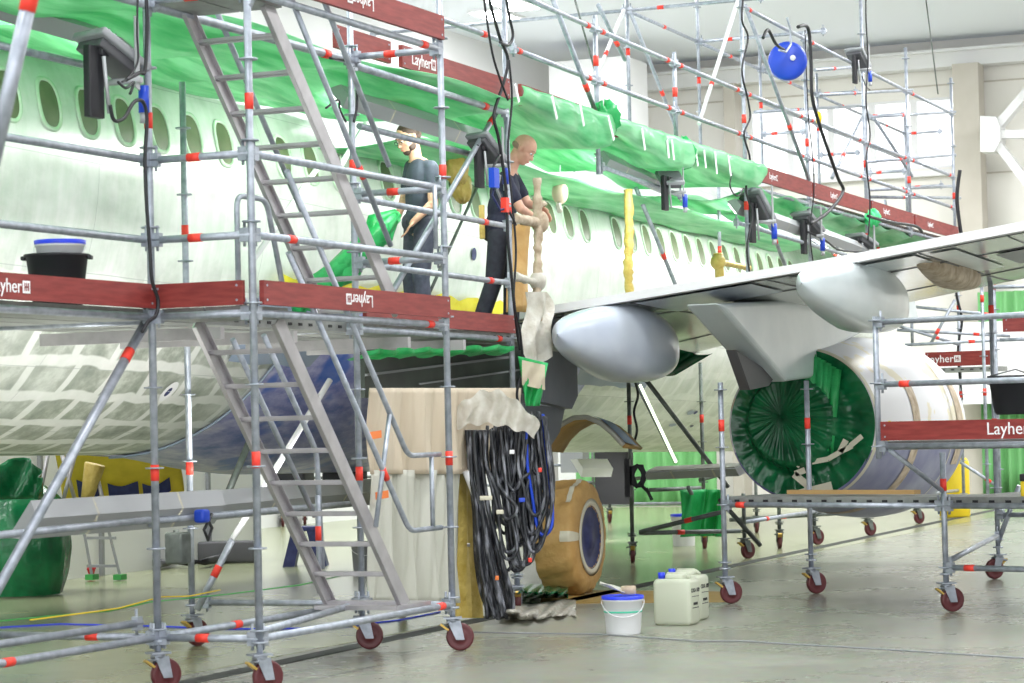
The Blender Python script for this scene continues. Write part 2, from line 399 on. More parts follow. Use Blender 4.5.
def fus_mat(name,kind):
    m=bpy.data.materials.new(name); m.use_nodes=True; nt=m.node_tree; b=nt.nodes['Principled BSDF']; L=nt.links.new; N=nt.nodes.new
    uv=N('ShaderNodeUVMap'); uv.uv_map='UVMap'
    def noise(sc,det,stretch=(1,1,1),rough=.6):
        mp=N('ShaderNodeMapping'); mp.inputs['Scale'].default_value=stretch; L(uv.outputs[0],mp.inputs['Vector'])
        t=N('ShaderNodeTexNoise'); t.inputs['Scale'].default_value=sc; t.inputs['Detail'].default_value=det; t.inputs['Roughness'].default_value=rough; L(mp.outputs[0],t.inputs['Vector']); return t
    def ramp(src,stops):
        r=N('ShaderNodeValToRGB'); L(src,r.inputs[0]); e=r.color_ramp.elements
        while len(e)<len(stops): e.new(.5)
        for i,(p,c) in enumerate(stops): e[i].position=p; e[i].color=(*c,1)
        return r
    def mix(f,a,c,bt='MIX'):
        x=N('ShaderNodeMix'); x.data_type='RGBA'; x.blend_type=bt
        if isinstance(f,(int,float)): x.inputs[0].default_value=f
        else: L(f,x.inputs[0])
        L(a,x.inputs[6]); L(c,x.inputs[7]); return x.outputs[2]
    def math_(op,a,bv):
        x=N('ShaderNodeMath'); x.operation=op; x.use_clamp=True
        for i,q in enumerate((a,bv)):
            if isinstance(q,(int,float)): x.inputs[i].default_value=q
            else: L(q,x.inputs[i])
        return x.outputs[0]
    sep=N('ShaderNodeSeparateXYZ'); L(uv.outputs[0],sep.inputs[0])
    if kind=='body':
        n1=noise(1.2,6,(1,1.6,1)); base=ramp(n1.outputs['Fac'],[(.30,(.62,.67,.62)),(.5,(.82,.85,.82)),(.68,(.94,.95,.94))]).outputs[0]
        n2=noise(3,6,(3,.7,1)); st=ramp(n2.outputs['Fac'],[(.38,(.80,.88,.80)),(.6,(1,1,1))]).outputs[0]
        col=mix(.45,base,st,'MULTIPLY')
        # masked seams over the lower body: white band network with grey-green panels
        def brick(ms,mortar,off=.5,w=.5,h=.25,ds=.30):
            mp=N('ShaderNodeMapping'); mp.inputs['Rotation'].default_value=(0,0,ms); 
            ad=N('ShaderNodeMixRGB'); ad.blend_type='ADD'; ad.inputs[0].default_value=ds; L(uv.outputs[0],ad.inputs[1]); L(noise(.9,3).outputs['Color'],ad.inputs[2]); L(ad.outputs[0],mp.inputs['Vector'])
            k=N('ShaderNodeTexBrick'); k.inputs['Scale'].default_value=1; k.inputs['Mortar Size'].default_value=mortar; k.inputs['Mortar Smooth'].default_value=.35
            k.inputs['Brick Width'].default_value=w; k.inputs['Row Height'].default_value=h; k.offset=off
            L(mp.outputs[0],k.inputs['Vector']); return k.outputs['Fac']
        net=brick(0,.060,.3,.58,.33); 
        n3=noise(3,6,(1,1,1),.7); pan=ramp(n3.outputs['Fac'],[(.32,(.20,.23,.19)),(.48,(.38,.41,.35)),(.62,(.66,.69,.63))]).outputs[0]
        wht=ramp(n3.outputs['Fac'],[(.3,(.78,.80,.76)),(.7,(.95,.95,.93))]).outputs[0]
        low=mix(net,pan,wht)
        # fade of the panelling towards the sides, broken up by noise (v = girth in metres, 0 = side)
        vv=math_('MULTIPLY',math_('SUBTRACT',math_('ADD',math_('MULTIPLY',n1.outputs['Fac'],.9),-.62) if False else math_('MULTIPLY',n1.outputs['Fac'],.9),0),1)
        mr=N('ShaderNodeMapRange'); mr.inputs[1].default_value=-.55; mr.inputs[2].default_value=-1.25; mr.inputs[3].default_value=0; mr.inputs[4].default_value=1
        L(sep.outputs[1],mr.inputs[0]); f=math_('MULTIPLY',mr.outputs[0],math_('MULTIPLY',ramp(noise(.5,4).outputs['Fac'],[(.3,(.5,.5,.5)),(.6,(1,1,1))]).outputs[0],1.1))
        mx_=N('ShaderNodeMapRange'); mx_.inputs[1].default_value=20; mx_.inputs[2].default_value=23.5; mx_.inputs[3].default_value=1; mx_.inputs[4].default_value=.25; L(sep.outputs[0],mx_.inputs[0]); f=math_('MULTIPLY',f,mx_.outputs[0])
        col=mix(f,col,low)
        # thin panel joints
        jn=brick(0,.004,0,2.6,.75,.02); dk=N('ShaderNodeRGB'); dk.outputs[0].default_value=(.40,.43,.42,1); col=mix(math_('MULTIPLY',jn,.55),col,dk.outputs[0])
        L(col,b.inputs['Base Color']); b.inputs['Roughness'].default_value=.34; b.inputs['Metallic'].default_value=.25
    if kind=='belly':
        n1=noise(1.6,7,(1,2.5,1),.65); col=ramp(n1.outputs['Fac'],[(.24,(.05,.09,.30)),(.36,(.12,.18,.50)),(.46,(.27,.28,.60)),(.58,(.48,.48,.74)),(.74,(.75,.75,.86))]).outputs[0]
        n2=noise(1.1,3); pt=ramp(n2.outputs['Fac'],[(.56,(0,0,0)),(.62,(1,1,1))]).outputs[0]
        bl=N('ShaderNodeRGB'); bl.outputs[0].default_value=(.01,.12,.56,1)
        col=mix(math_('MULTIPLY',pt,.75),col,bl.outputs[0])
        L(col,b.inputs['Base Color']); b.inputs['Roughness'].default_value=.3
    if kind=='wing':
        n1=noise(.8,6,(1,.6,1)); col=ramp(n1.outputs['Fac'],[(.3,(.34,.35,.29)),(.5,(.55,.57,.56)),(.7,(.76,.79,.80))]).outputs[0]
        L(col,b.inputs['Base Color']); b.inputs['Roughness'].default_value=.18; b.inputs['Metallic'].default_value=.45
    MT[name]=m
fus_mat('body','body'); fus_mat('belly','belly'); fus_mat('wingskin','wing')
def uvgrid(name,fn,nu,nv,m,par,uvf,close=False,smooth=True):
    mb=MB().grid(fn,nu,nv,m,smooth); o=mb.build(name,par); me=o.data; ul=me.uv_layers.new(name='UVMap')
    for p in me.polygons:
        for li in p.loop_indices:
            vi=me.loops[li].vertex_index; ul.data[li].uv=uvf((vi//nv)/(nu-1),(vi%nv)/(nv-1))
    return o
plane=thing('airliner','bare metal and primer airliner with masked windows, wing and engine, filling the hangar','aircraft',(22,12,0))
X0,X1=2.,42.
fo=uvgrid('fuselage',lambda s,t:FS(X0+(X1-X0)*s,-PI/2-PI*(1-t)*1.0+PI*t) if False else FS(X0+(X1-X0)*s,-PI/2+2*PI*(t-.0)-PI*0),161,97,'body',plane,
    lambda s,t:(X0+(X1-X0)*s,((-PI/2+2*PI*t) if t<=.5 else (PI*1.5-2*PI*t))*1.95))
# windows: pane and ring following the curve of the body
pitch=.508; PHW=.36/1.88
def wx(x): # station of the window seen at pixel column x
    best=None
    lo,hi=8,45
    for _ in range(50):
        mid=(lo+hi)/2; p=FS(mid,PHW)-CAM; px=512+F*p.dot(RX)/p.dot(fw)
        if px<x: lo=mid
        else: hi=mid
    return lo
ws=wx(48.5)
def winoutline(hw,hh,n=28,e=2.6):
    out=[]
    for i in range(n):
        a=2*PI*i/n; c,s=math.cos(a),math.sin(a)
        out.append((hw*math.copysign(abs(c)**(2/e),c),hh*math.copysign(abs(s)**(2/e),s)))
    return out
wproto=None
skip={6,28-0}
def make_window(x):
    mb=MB(); o1=winoutline(.118,.172); b=0
    cf=[(sg*.172*math.sin(PI/2*q),) for sg,q in ()]
    mb.grid(lambda a,t:FS(x+.118*t*math.copysign(abs(math.cos(2*PI*a))**.77,math.cos(2*PI*a)),PHW+.172*t*math.copysign(abs(math.sin(2*PI*a))**.77,math.sin(2*PI*a))/1.88,.006),24,5,'pane',True,True,False)
    w=mb.build('window',plane)
    o2=winoutline(.150,.205); m2=MB(); n=len(o1); k=m2.mi('primer_ring')
    A=[FS(x+a,PHW+h/1.88,.002) for a,h in o2]; B=[FS(x+a*.97,PHW+h*.97/1.88,.016) for a,h in o2]; D=[FS(x+a,PHW+h/1.88,.014) for a,h in o1]; E=[FS(x+a,PHW+h/1.88,.003) for a,h in o1]
    m2.v=A+B+D+E
    for r_ in range(3):
        for i in range(n):
            j=(i+1)%n; m2.f.append((r_*n+i,r_*n+j,(r_+1)*n+j,(r_+1)*n+i)); m2.m.append(k); m2.sm.append(True)
    m2.build('window_frame',w); return w
nws=[-2,-1,0,1,2,3,4,5,7,8,9,11,12,13,14,15,16,18,19,20,21,23,24,25,26,27,28,29,30,31,32,33,34,35,36,37]
for k in nws: make_window(ws+pitch*k)
# belly fairing: bulge round the wing root, slanted rear edge
def belly_start(ph): # ph from -90 (keel) to about -20 deg
    t=(ph+PI/2)/(math.radians(75)); return 18.72+.50*t
def bellyf(s,t):
    ph=-PI/2-.5+t*(math.radians(70)+.5); phc=max(ph,-PI/2); x0=belly_start(phc); x=x0+(26.6-x0)*s
    e=min(1,s*3.2)*min(1,(1-s)*4); e=e*e*(3-2*e); top=1-max(0,(t-.86)/.14)**2
    return FS(x,ph,.012+.22*e*top*(1.0-.35*max(0,-math.sin(ph)-.5)))
uvgrid('belly_fairing',bellyf,70,40,'belly',plane,lambda s,t:(s*10,t*3.5))
MB().path([FS(belly_start(-PI/2+math.radians(70)*k/20),-PI/2+math.radians(70)*k/20,.02) for k in range(21)],.012,'bluepaint').build('masking_tape',plane)
# yellow masking strip over the wing root
def ystrip(x0,x1,z0,z1,m,nm,off):
    def f(s,t):
        x=x0+(x1-x0)*s; z=z0+(z1-z0)*t+.03*math.sin(x*9)*(1 if t>.5 else .3); ph=math.asin(max(-1,min(1,z/2.13 if z<0 else z/1.88))); return FS(x,ph,off+.012*math.sin(x*23+t*5))
    o=MB().grid(f,50,6,m).build(nm,plane); return o
mat('yellowfilm',(.80,.66,.02),.5,0,((.90,.78,.06),6,.3,.7),bump=.4,bscale=14)
ystrip(18.5,28.5,-.80,-.62,'yellowfilm','masking_film',.06); ystrip(18.2,28.5,-1.35,-.78,'bluepaint','wing_root_panel',.045)
# ---- wing
def wing_st(v):   # trailing u, leading u, z, thickness, chord drop
    k=(10.6-v)
    if v>5.9: te=21.05-.04*k
    else: te=21.05-.04*4.7-.24*(5.9-v)
    le=28.9-.86*k if v>7.0 else 28.9-.86*3.6-.52*(7.0-v)
    z=2.40+.112*k if v<10.6 else 2.40+.10*k
    return te,le,z
def wprof(v,t):  # t round the section 0..1 starting at TE upper -> LE -> TE lower
    te,le,z=wing_st(v); ch=le-te; th=.115*ch if v<9 else .09*ch
    if t<.5: c=t*2; side=1
    else: c=(1-t)*2; side=-1
    xx=c
    xi=1-xx # 0 at LE
    yt=5*.5*(.2969*math.sqrt(max(xi,0))-.126*xi-.3516*xi*xi+.2843*xi**3-.1015*xi**4)
    h=th*2*yt*(.62 if side>0 else .42)
    zz=z+side*h+(side*.035)+.03*math.sin(c*PI)
    return V((te+ch*xx,v,zz))
vs=[11.6,10.6]+[10.6-.35*i for i in range(1,29)]
o=uvgrid('wing',lambda s,t:wprof(vs[min(len(vs)-1,int(round(s*(len(vs)-1))))],t),len(vs),60,'wingskin',plane,lambda s,t:(s*10,(t if t<.5 else 1-t)*10))
wingo=o
mb=MB()
# white trailing edge strip (spoiler edge)
pts=[]
for i in range(len(vs)-1):
    a=wing_st(vs[i]);b=wing_st(vs[i+1])
    mb.beam(V((a[0]-.03,vs[i],a[2]+.01)),V((b[0]-.03,vs[i+1],b[2]+.01)),.16,.075,'white')
mb.build('trailing_edge_strip',wingo)
def wlow(v,c): # lower surface point, c chord fraction from TE
    return wprof(v,1-c/2)
# lower surface joints
mb=MB()
for (v0,c0,v1,c1) in((10,.18,1.5,.26),(10,.62,1.5,.6),(7.9,.0,7.7,.9),(6.6,0,6.5,.9),(5.2,0,5.2,.9),(4.4,0,4.4,.9),(3.3,0,3.3,.9)):
    pp=[wlow(v0+(v1-v0)*k/24,c0+(c1-c0)*k/24)-V((0,0,.004)) for k in range(25)]
    mb.path(pp,.004,'darkgrey',5)
mb.build('panel_joint',wingo)
# repair patches and spoiler panels on the lower surface
def patch(v0,v1,c0,c1,m,nm='panel'):
    MB().grid(lambda s,t:wlow(v0+(v1-v0)*s,c0+(c1-c0)*t)-V((0,0,.012)),14,8,m).build(nm,wingo)
patch(9.9,8.0,.02,.16,'fairing',); patch(6.45,5.25,.01,.17,'fairing_pale'); patch(7.85,6.75,.0,.20,'fairing')
patch(4.75,4.35,.25,.5,'slate'); patch(5.15,4.9,.03,.5,'fairing_pale'); patch(9.95,9.55,.2,.95,'slate')
# ---- flap track fairings
def canoe(u0,u1,v,z,w,h,m,nose=.5,label=None,facet=False):
    n=26
    def f(a,t):
        x=t; k=(x/.5)**.5 if x<.5 else (1-((x-.5)/.5)**2.4)**.5 if x<1 else 0
        k=max(.0,min(1,k)); k=.06+.94*k if 0<x<1 else .02
        ang=2*PI*a; c,s=math.cos(ang),math.sin(ang); e=.75
        yy=math.copysign(abs(c)**e,c)*w/2*k; zz=math.copysign(abs(s)**e,s)*h/2*k
        lift=.16*(1-x)**1.5
        if s>0: zz*=1.15
        return V((u0+(u1-u0)*x,v+yy,z+zz+lift*.6))
    o=MB().grid(f,28,n,m,True,True,False).build('flap_fairing',plane)
    return o
c1=canoe(19.75,22.55,8.12,2.26,.60,.66,'fairing'); c2=canoe(19.6,22.7,5.9,2.60,.52,.58,'fairing_pale'); c3=canoe(21.3,23.4,5.35,2.86,.34,.28,'paper_pale')
c1['label']='large pale blue grey flap fairing nearest the fuselage'; c2['label']='faceted whitish flap fairing further out on the wing'; c3['label']='small cream flap fairing behind the whitish one'
# ---- engine, pylon
EC=V((23.8,7.2,1.53)); EA=V((1,.014,-.02)).normalized()
nac=MB(); prof=[(.73,-.02),(.745,-.02),(.76,.05),(.87,.9),(.94,1.7),(.97,2.4),(.96,2.95),(.92,3.25),(.86,3.38),(.80,3.35),(.76,3.1),(.74,2.6)]
nm_=bpy.data.materials.new('nacelle'); nm_.use_nodes=True; nt=nm_.node_tree; bb=nt.nodes['Principled BSDF']; tc=nt.nodes.new('ShaderNodeTexCoord'); sp=nt.nodes.new('ShaderNodeSeparateXYZ')
nt.links.new(tc.outputs['Object'],sp.inputs[0]); gt=nt.nodes.new('ShaderNodeMath'); gt.operation='GREATER_THAN'; gt.inputs[1].default_value=1.27; nt.links.new(sp.outputs[2],gt.inputs[0])
nz=nt.nodes.new('ShaderNodeTexNoise'); nz.inputs['Scale'].default_value=2.2; nz.inputs['Detail'].default_value=6; nt.links.new(tc.outputs['Object'],nz.inputs['Vector'])
r1=nt.nodes.new('ShaderNodeValToRGB'); r1.color_ramp.elements[0].position=.35; r1.color_ramp.elements[1].position=.7; r1.color_ramp.elements[0].color=(.10,.11,.26,1); r1.color_ramp.elements[1].color=(.26,.27,.40,1)
r2=nt.nodes.new('ShaderNodeValToRGB'); r2.color_ramp.elements[0].position=.56; r2.color_ramp.elements[1].position=.585; r2.color_ramp.elements[0].color=(.80,.80,.84,1); r2.color_ramp.elements[1].color=(.74,.68,.52,1)
nt.links.new(nz.outputs['Fac'],r1.inputs[0]); nt.links.new(nz.outputs['Fac'],r2.inputs[0])
mx=nt.nodes.new('ShaderNodeMix'); mx.data_type='RGBA'; nt.links.new(gt.outputs[0],mx.inputs[0]); nt.links.new(r1.outputs[0],mx.inputs[6]); nt.links.new(r2.outputs[0],mx.inputs[7]); nt.links.new(mx.outputs[2],bb.inputs['Base Color']); bb.inputs['Roughness'].default_value=.35
MT['nacelle']=nm_
eng=MB().lathe(EC,EA,prof,'nacelle',64).build('engine_nacelle',plane)
eng['label']='white and blue engine nacelle with green film over its exhaust'
# tape ring bands on the nacelle
def band(t0,t1,rad0,rad1,m,a0=0,a1=360,nm='masking_tape'):
    e=V((0,1,0)); g=V((0,0,1))
    MB().grid(lambda s,t:EC+EA*(t0+(t1-t0)*t)+(e*math.cos(math.radians(a0+(a1-a0)*s))+g*math.sin(math.radians(a0+(a1-a0)*s)))*(rad0+(rad1-rad0)*t+.006),60,3,m).build(nm,eng)
band(.0,.07,.748,.762,'tape'); band(1.0,1.22,.878,.897,'paper_pale',150,290); band(2.35,2.38,.97,.97,'tape',90,300); band(.3,.36,.79,.80,'yellowfilm',178,200)
band(2.6,2.9,.968,.962,'paper_pale',150,205)
# wrinkled green film over the exhaust
def filmf(a,t):
    r=t*.745; th=2*PI*a; cx=.17*(1-t)
    if r<.44: d=-.16+.02*math.cos(r*7)
    elif r<.52: d=-.14+(r-.44)/.08*.20
    else: d=.06-.06*(r-.52)/.225
    wr=.014*math.sin(th*23+3*math.sin(t*4))*min(1,t*1.3)*(1-t**6)+.008*math.sin(th*41+2)*(1-t**6)
    if r<.44: wr+=.012*math.sin(th*17)*(r/.44)
    fold=-.06*math.exp(-((math.degrees(th)-250)/6)**2)*t*(1-t**4)
    return EC+EA*(d+wr+fold-.02)+V((0,math.cos(th)*r+cx,math.sin(th)*r+.09*(1-t)))
fm=MB().grid(filmf,180,26,'film_deep',True,True,False).build('masking_film',eng); fm['label']='dark green plastic film stretched over the exhaust'
# tape strips on that film
def fstrip(pts,w,par=fm,m='tape'):
    mb=MB(); P=[onu(x,y,EC.x-.13) for x,y in pts]
    for a,b in zip(P,P[1:]): mb.beam(a,b,.006,w,m,up=V((0,0,1)) if abs((b-a).normalized().z)<.9 else V((0,1,0)))
    mb.build('masking_tape',par)
fstrip([(770,434),(776,440),(782,449),(788,458),(800,466)],.05); fstrip([(812,462),(828,459),(840,452),(852,446)],.05); fstrip([(840,452),(846,440)],.06); fstrip([(850,446),(862,436)],.05); fstrip([(794,474),(806,484),(812,492)],.07); fstrip([(800,494),(832,486)],.09); fstrip([(795,474),(805,470)],.06)
# folded film bundle rising to the pylon
mb=MB()
for k in range(9):
    a=onu(796+5*k,352+abs(k-2)*3,23.75); b=onu(800+4*k,430+3*k,23.70)
    mb.path([a,a.lerp(b,.3)+V((-.05,.02*math.sin(k*2),0)),a.lerp(b,.7)+V((-.04,0,0)),b],.03,'film_mid',6,rs=[.055,.05,.035,.012])
mb.build('film_fold',fm)
# pylon with aft fairing
def yz(x,y): return onv(x,y,7.2)
py=MB().prism([yz(701,304),yz(770,382),yz(798,378),yz(812,352),yz(850,332),yz(905,320),yz(900,296)],(0,.34,0),'fairing_pale'); pyo=py.build('pylon',plane)
bv=pyo.modifiers.new('b','BEVEL'); bv.width=.04; bv.segments=3
MB().prism([yz(731,350),yz(770,376),yz(764,386),yz(745,390)],(0,.10,0),'darkgrey').build('heat_shield',plane)
# ---- main wheel in brown paper
W=V((21.68,8.84,.535)); wn=V((.05,-1,0)).normalized()
tp=[(.10,-.21),(.30,-.215),(.48,-.205),(.545,-.175),(.562,-.09),(.565,0),(.562,.09),(.545,.175),(.48,.205),(.34,.213),(.30,.205)]
whl=MB()
def tf(a,t):
    th=2*PI*a; i=t*(len(tp)-1); k=min(int(i),len(tp)-2); f=i-k; r=(tp[k][0]*(1-f)+tp[k+1][0]*f)*.945; d=tp[k][1]*(1-f)+tp[k+1][1]*f
    r+=.010*math.sin(th*13+t*9)*(1 if .2<t<.8 else .3)+.006*math.sin(th*31+t*20)
    e=V((1,0,0))-wn*wn.x; e.normalize(); g=V((0,0,1))
    return W+wn*d+(e*math.cos(th)+g*math.sin(th))*r
whl.grid(tf,90,30,'paper',True,True,False); wo=whl.build('main_wheel',plane); wo['label']='main landing wheel wrapped in brown masking paper'
MB().lathe(W,wn,[(.345,.213),(.36,.218),(.30,.222),(.295,.21)],'tape',40).build('masking_tape',wo)
MB().lathe(W,wn,[(.30,.212),(.28,.20),(.12,.195),(.10,.215),(.0,.22)],'navy',40).build('hub_cover',wo)
for s0,s1 in((0,1),): 
    MB().grid(lambda s,t:tf(.26+.13*s,.62+.05*t)+(tf(.26+.13*s,.62)-W).normalized()*.008,16,3,'tape').build('masking_tape',wo)
    MB().grid(lambda s,t:tf(.475+.03*s,.60+.28*t)+(tf(.475,.62)-W).normalized()*.008,5,12,'tape').build('masking_tape',wo)
# landing gear leg and doors
gl=MB().tube(W+V((0,.5,0)),W+V((.1,.5,1.7)),.11,'midgrey',16).tube(W+V((0,.55,0)),W+V((0,-.1,0)),.07,'midgrey',12).tube(W+V((.1,.5,1.0)),W+V((1.0,1.2,1.7)),.05,'midgrey').build('landing_gear_leg',plane)
dv=8.85
MB().prism([onv(541,346,dv),onv(566,345,dv),onv(562,315,dv),onv(541,322,dv)],(0,.06,0),'slate').build('gear_door',plane)
MB().prism([onv(538,351,dv),onv(572,353,dv),onv(573,396,dv),onv(567,409,dv),onv(538,402,dv)],(0,.10,0),'slate').build('gear_door',plane)
MB().prism([onv(522,404,dv+.1),onv(562,408,dv+.1),onv(557,432,dv+.1),onv(546,449,dv+.1),onv(522,449,dv+.1)],(0,.06,0),'slate').build('gear_door',plane)
mat('doorblue',(.03,.12,.40),.3)
MB().prism([onv(362,350,9.0),onv(545,346,9.0),onv(545,392,9.0),onv(480,396,9.0),onv(362,398,9.0)],(0,.05,0),'wing_shade').build('wing_shade_panel',plane)  # added dark slab, shade under the inboard wing painted as its colour
MB().beam(onv(366,375,8.93),onv(510,357,8.93),.02,.02,'midgrey').beam(onv(420,384,8.93),onv(520,370,8.93),.015,.015,'midgrey').build('cove_rib',plane)
# arched belly door panel hanging open (brown inside, blue and white outside)
A=[(543,450),(551,437),(561,427),(574,420),(587,419),(600,424),(612,434),(624,447)]
ua,ub_=22.6,24.4
def arch(x,y,u): return onu(x,y,u)
P0=[onu(x,y,23.2) for x,y in A]; 
B2=[p+V((.5,0,-.03)) for p in P0]
mb=MB(); n=len(P0)
def archf(s,t):
    i=s*(n-1);k=min(int(i),n-2);f=i-k; return P0[k].lerp(P0[k+1],f).lerp(B2[k].lerp(B2[k+1],f),t)
mb.grid(archf,30,4,'paper'); dob=mb.build('wheel_well_door',plane); solid(dob,.03)
mb=MB().path([archf(k/30,0)+V((-.02,0,.02)) for k in range(31)],.028,'sheet',6); mb.build('masking_edge',dob)
mb=MB().grid(lambda s,t:archf(.60+.40*s,t*.7)+V((-.03,-.02,.05-.02*t)),10,3,'doorblue'); mb.build('outer_skin',dob)
# fuselage details: drain marks
def mark(x,y,m,rx=.04,rz=.05,nm='stencil_mark'):
    # small rounded patch on the lower body, found by marching along the view ray
    d=ray(x,y).normalized(); best=None
    for i in range(400):
        p=CAM+d*(14+i*.06); q=p-A0; xx=q.dot(AX)+17.1; yy=q.dot(YY); zz=q.dot(ZZ); k,dz=sect(xx)
        if (yy/1.88)**2+(zz/(1.88 if zz>0 else 2.13))**2<1.0: best=(xx,math.atan2(zz/(1.88 if zz>0 else 2.13),-yy/1.88)); break
    if not best:return
    xx,ph=best
    MB().grid(lambda a,t:FS(xx+rx*t*math.cos(2*PI*a),ph+rz/2*t*math.sin(2*PI*a),.012),16,3,m,True,True,False).build(nm,fo)
mark(167,389,'white',.09,.11); mark(166,389,'navy',.035,.05); mark(471,254,'navy',.06,.06); mark(221,156,'white',.02,.02)
mark(690,412,'bluepaint',.12,.04); mark(672,424,'bluepaint',.14,.03); mark(695,412,'navy',.06,.03); mark(691,425,'navy',.06,.025)
# overwing red/green exit frame and blue logo remnants on the belly fairing
# ================================================================ SCAFFOLDS
Z3=V((0,0,1))
def P3(u,v,z): return V((u,v,z))
# ---- stair tower at the front left
ST=thing('scaffold_tower','rolling steel stair tower on maroon castors with dark red toe boards at the front left','scaffolding',(14.8,7.85,0))
u0,u1,vA,vB=13.4,16.2,8.24,7.52
SB=(1.36,3.55)
for (u,v,top,ang,bd) in((u0,vA,5.6,.3,(1.35,3.55)),(u0,vB,5.6,.3,(1.42,3.62)),(u1,vA,5.6,-.2,(1.27,3.5)),(u1,vB,5.6,-.2,(1.37,3.42))):
    standard((u,v),.3,top,ST,bd); caster((u,v),ST,ang-.9)
zb=.33
for z,bd in((zb,(.93,)),(2.32,(.90,)),(2.80,(.18,)),(3.30,(.0,)),(4.30,(.9,))):
    ledger((u0,vB,z),(u1,vB,z),ST,'ledger' if z in(zb,2.32,4.3) else 'guard_rail',bd if bd[0] else ())
for z in(zb,2.32,2.80,3.30,4.30): ledger((u0,vA,z),(u0,vB,z),ST,'ledger',(.45,) if z!=2.32 else ())
for z in(.33,4.28): ledger((u0,vA,z),(u1,vA,z),ST,'ledger',(.35,))
ledger((u1,vA,.33),(u1,vB,.33),ST)
for z in(2.8,3.3,4.30): ledger((u1,vA,z),(u1,vB,z),ST,'guard_rail',(.45,))
toe((u0+.04,vB-.04,2.37),(u1-.04,vB-.04,2.37),ST,text='Layher',tpos=.49,flip=True,out=(0,-1,0))
toe((u0-.04,vA-.04,2.37),(u0-.04,vB+.04,2.37),ST,out=(-1,0,0))
toe((u0+.04,vB-.04,4.36),(u1-.04,vB-.04,4.36),ST,text='Layher',tpos=.53,flip=True,out=(0,-1,0),h=.17)
toe((u1+.1,vA+.18,4.40),(u1+1.05,vA+.2,4.40),ST,out=(0,-1,0),h=.17)
deckplate((u0+.03,vB+.05,2.37),(u0+.55,vB+.05,2.37),.62,ST,(0,1,0),2)
deckplate((u0+.03,vB+.05,4.35),(u0+.55,vB+.05,4.35),.62,ST,(0,1,0),2)
MB().tube((u0+.05,vB+.06,.36),(u1-.1,vA-.1,.36),R,'steel').build('brace',ST)
# stairways
def stairway(P0,P1,n,lab,w=.60,vnear=7.60,rails=True):
    # P0 (u,z) foot, P1 (u,z) head
    t=thing('stair_ladder',lab,'ladder',(P0[0],vnear+w/2,P0[1]),'aluminium stair ladders of the tower')
    d=V((P1[0]-P0[0],0,P1[1]-P0[1])); L=d.length; d.normalize(); nrm=V((-d.z,0,d.x)) 
    for v in(vnear,vnear+w):
        a=V((P0[0],v,P0[1]));b=V((P1[0],v,P1[1])); y=V((0,1,0))
        mb=MB().box((a+b)/2,(L,.006,.11),'alu',(d,y,nrm)); s=1 if v==vnear else -1
        for e in(-.055,.055): mb.box((a+b)/2+nrm*e+y*s*.014,(L,.03,.006),'alu',(d,y,nrm))
        mb.build('stringer',t)
    for i in range(n):
        k=(i+.12)/n; c=V((P0[0],vnear+w/2,P0[1]))+d*L*k
        MB().box(c,(.085,w-.01,.022),'alu').box(c-V((0,0,.006)),(.03,w-.01,.03),'alu').build('step',t)
    return t
s1=stairway((15.62,.36),(13.86,2.30),9,'lower aluminium stair ladder, from near the floor to the main platform')
MB().box((15.7,7.9,.36),(.55,.64,.03),'alu').build('landing_plate',s1)
s2=stairway((15.60,2.40),(13.80,4.30),9,'upper aluminium stair ladder, rising from the main platform out of the picture')
def hrail(t,pts,name='handrail',bends=True,bd=None,r=.019):
    mb=MB(); Q=[V(p) for p in pts]; out=[Q[0]]
    for a,b,c in zip(Q,Q[1:],Q[2:]):
        f=.09; p=b+(a-b).normalized()*f; q=b+(c-b).normalized()*f
        for k in range(6): s=k/5; out.append(p*(1-s)**2+b*2*s*(1-s)+q*s*s)
    out.append(Q[-1]); mb.path(out,r,'steel',10)
    if bd:
        c=Q[0].lerp(Q[1],bd); dd=(Q[1]-Q[0]).normalized(); mb.tube(c-dd*.05,c+dd*.05,r+.003,'redtape')
    return mb.build(name,t)
m=(2.30-.36)/(13.86-15.62)
def sz(u,o): return .36+(u-15.62)*m+o
def sz2(u,o): return 2.40+(u-15.60)*m+o
for v,offs in((7.565,(.52,1.04)),):
    for o_ in offs:
        hrail(s1,[(13.95,v,sz(13.95,o_)),(15.62,v,sz(15.62,o_)),(16.14,v,sz(15.62,o_)+.0)],bd=.78 if o_<.6 else None)
hrail(s1,[(14.82,8.24,sz(14.82,1.0)),(15.55,8.24,sz(15.55,1.0)),(15.6,8.24,.62)],bd=None); hrail(s1,[(14.4,8.24,sz(14.4,.5)),(15.5,8.24,sz(15.5,.5))])
MB().tube((15.55,8.24,sz(15.55,1.0)-.3),(15.55,8.24,.45),.019,'steel').tube((15.55,8.24,.82),(15.55,8.24,.92),.022,'redtape').build('handrail_post',s1)
MB().tube((15.35,7.565,sz(15.35,1.04)),(15.1,7.565,sz(15.1,.0)),.017,'steel').build('strut',s1)
MB().tube((16.0,7.565,sz(15.62,1.04)),(16.0,7.565,sz(15.62,.52)),.017,'steel').build('handrail_post',s1)
for o_ in(.25,.80): hrail(s2,[(14.0,7.565,sz2(14.0,o_)),(15.42,7.565,sz2(15.42,o_))],bd=.7 if o_<.6 else None)
MB().tube((15.95,7.47,2.85),(15.95,7.47,3.3),.016,'steel').build('handrail_post',s2)
hrail(s2,[(13.7,8.24,sz2(13.7,.5)),(15.4,8.24,sz2(15.4,.5))]); 
# looped handrail end at the left of the tower (starts behind the corner)
hrail(s1,[(14.35,8.16,2.40),(14.35,8.16,3.15),(14.75,8.16,3.15),(15.0,8.16,2.45)],'handrail_loop')
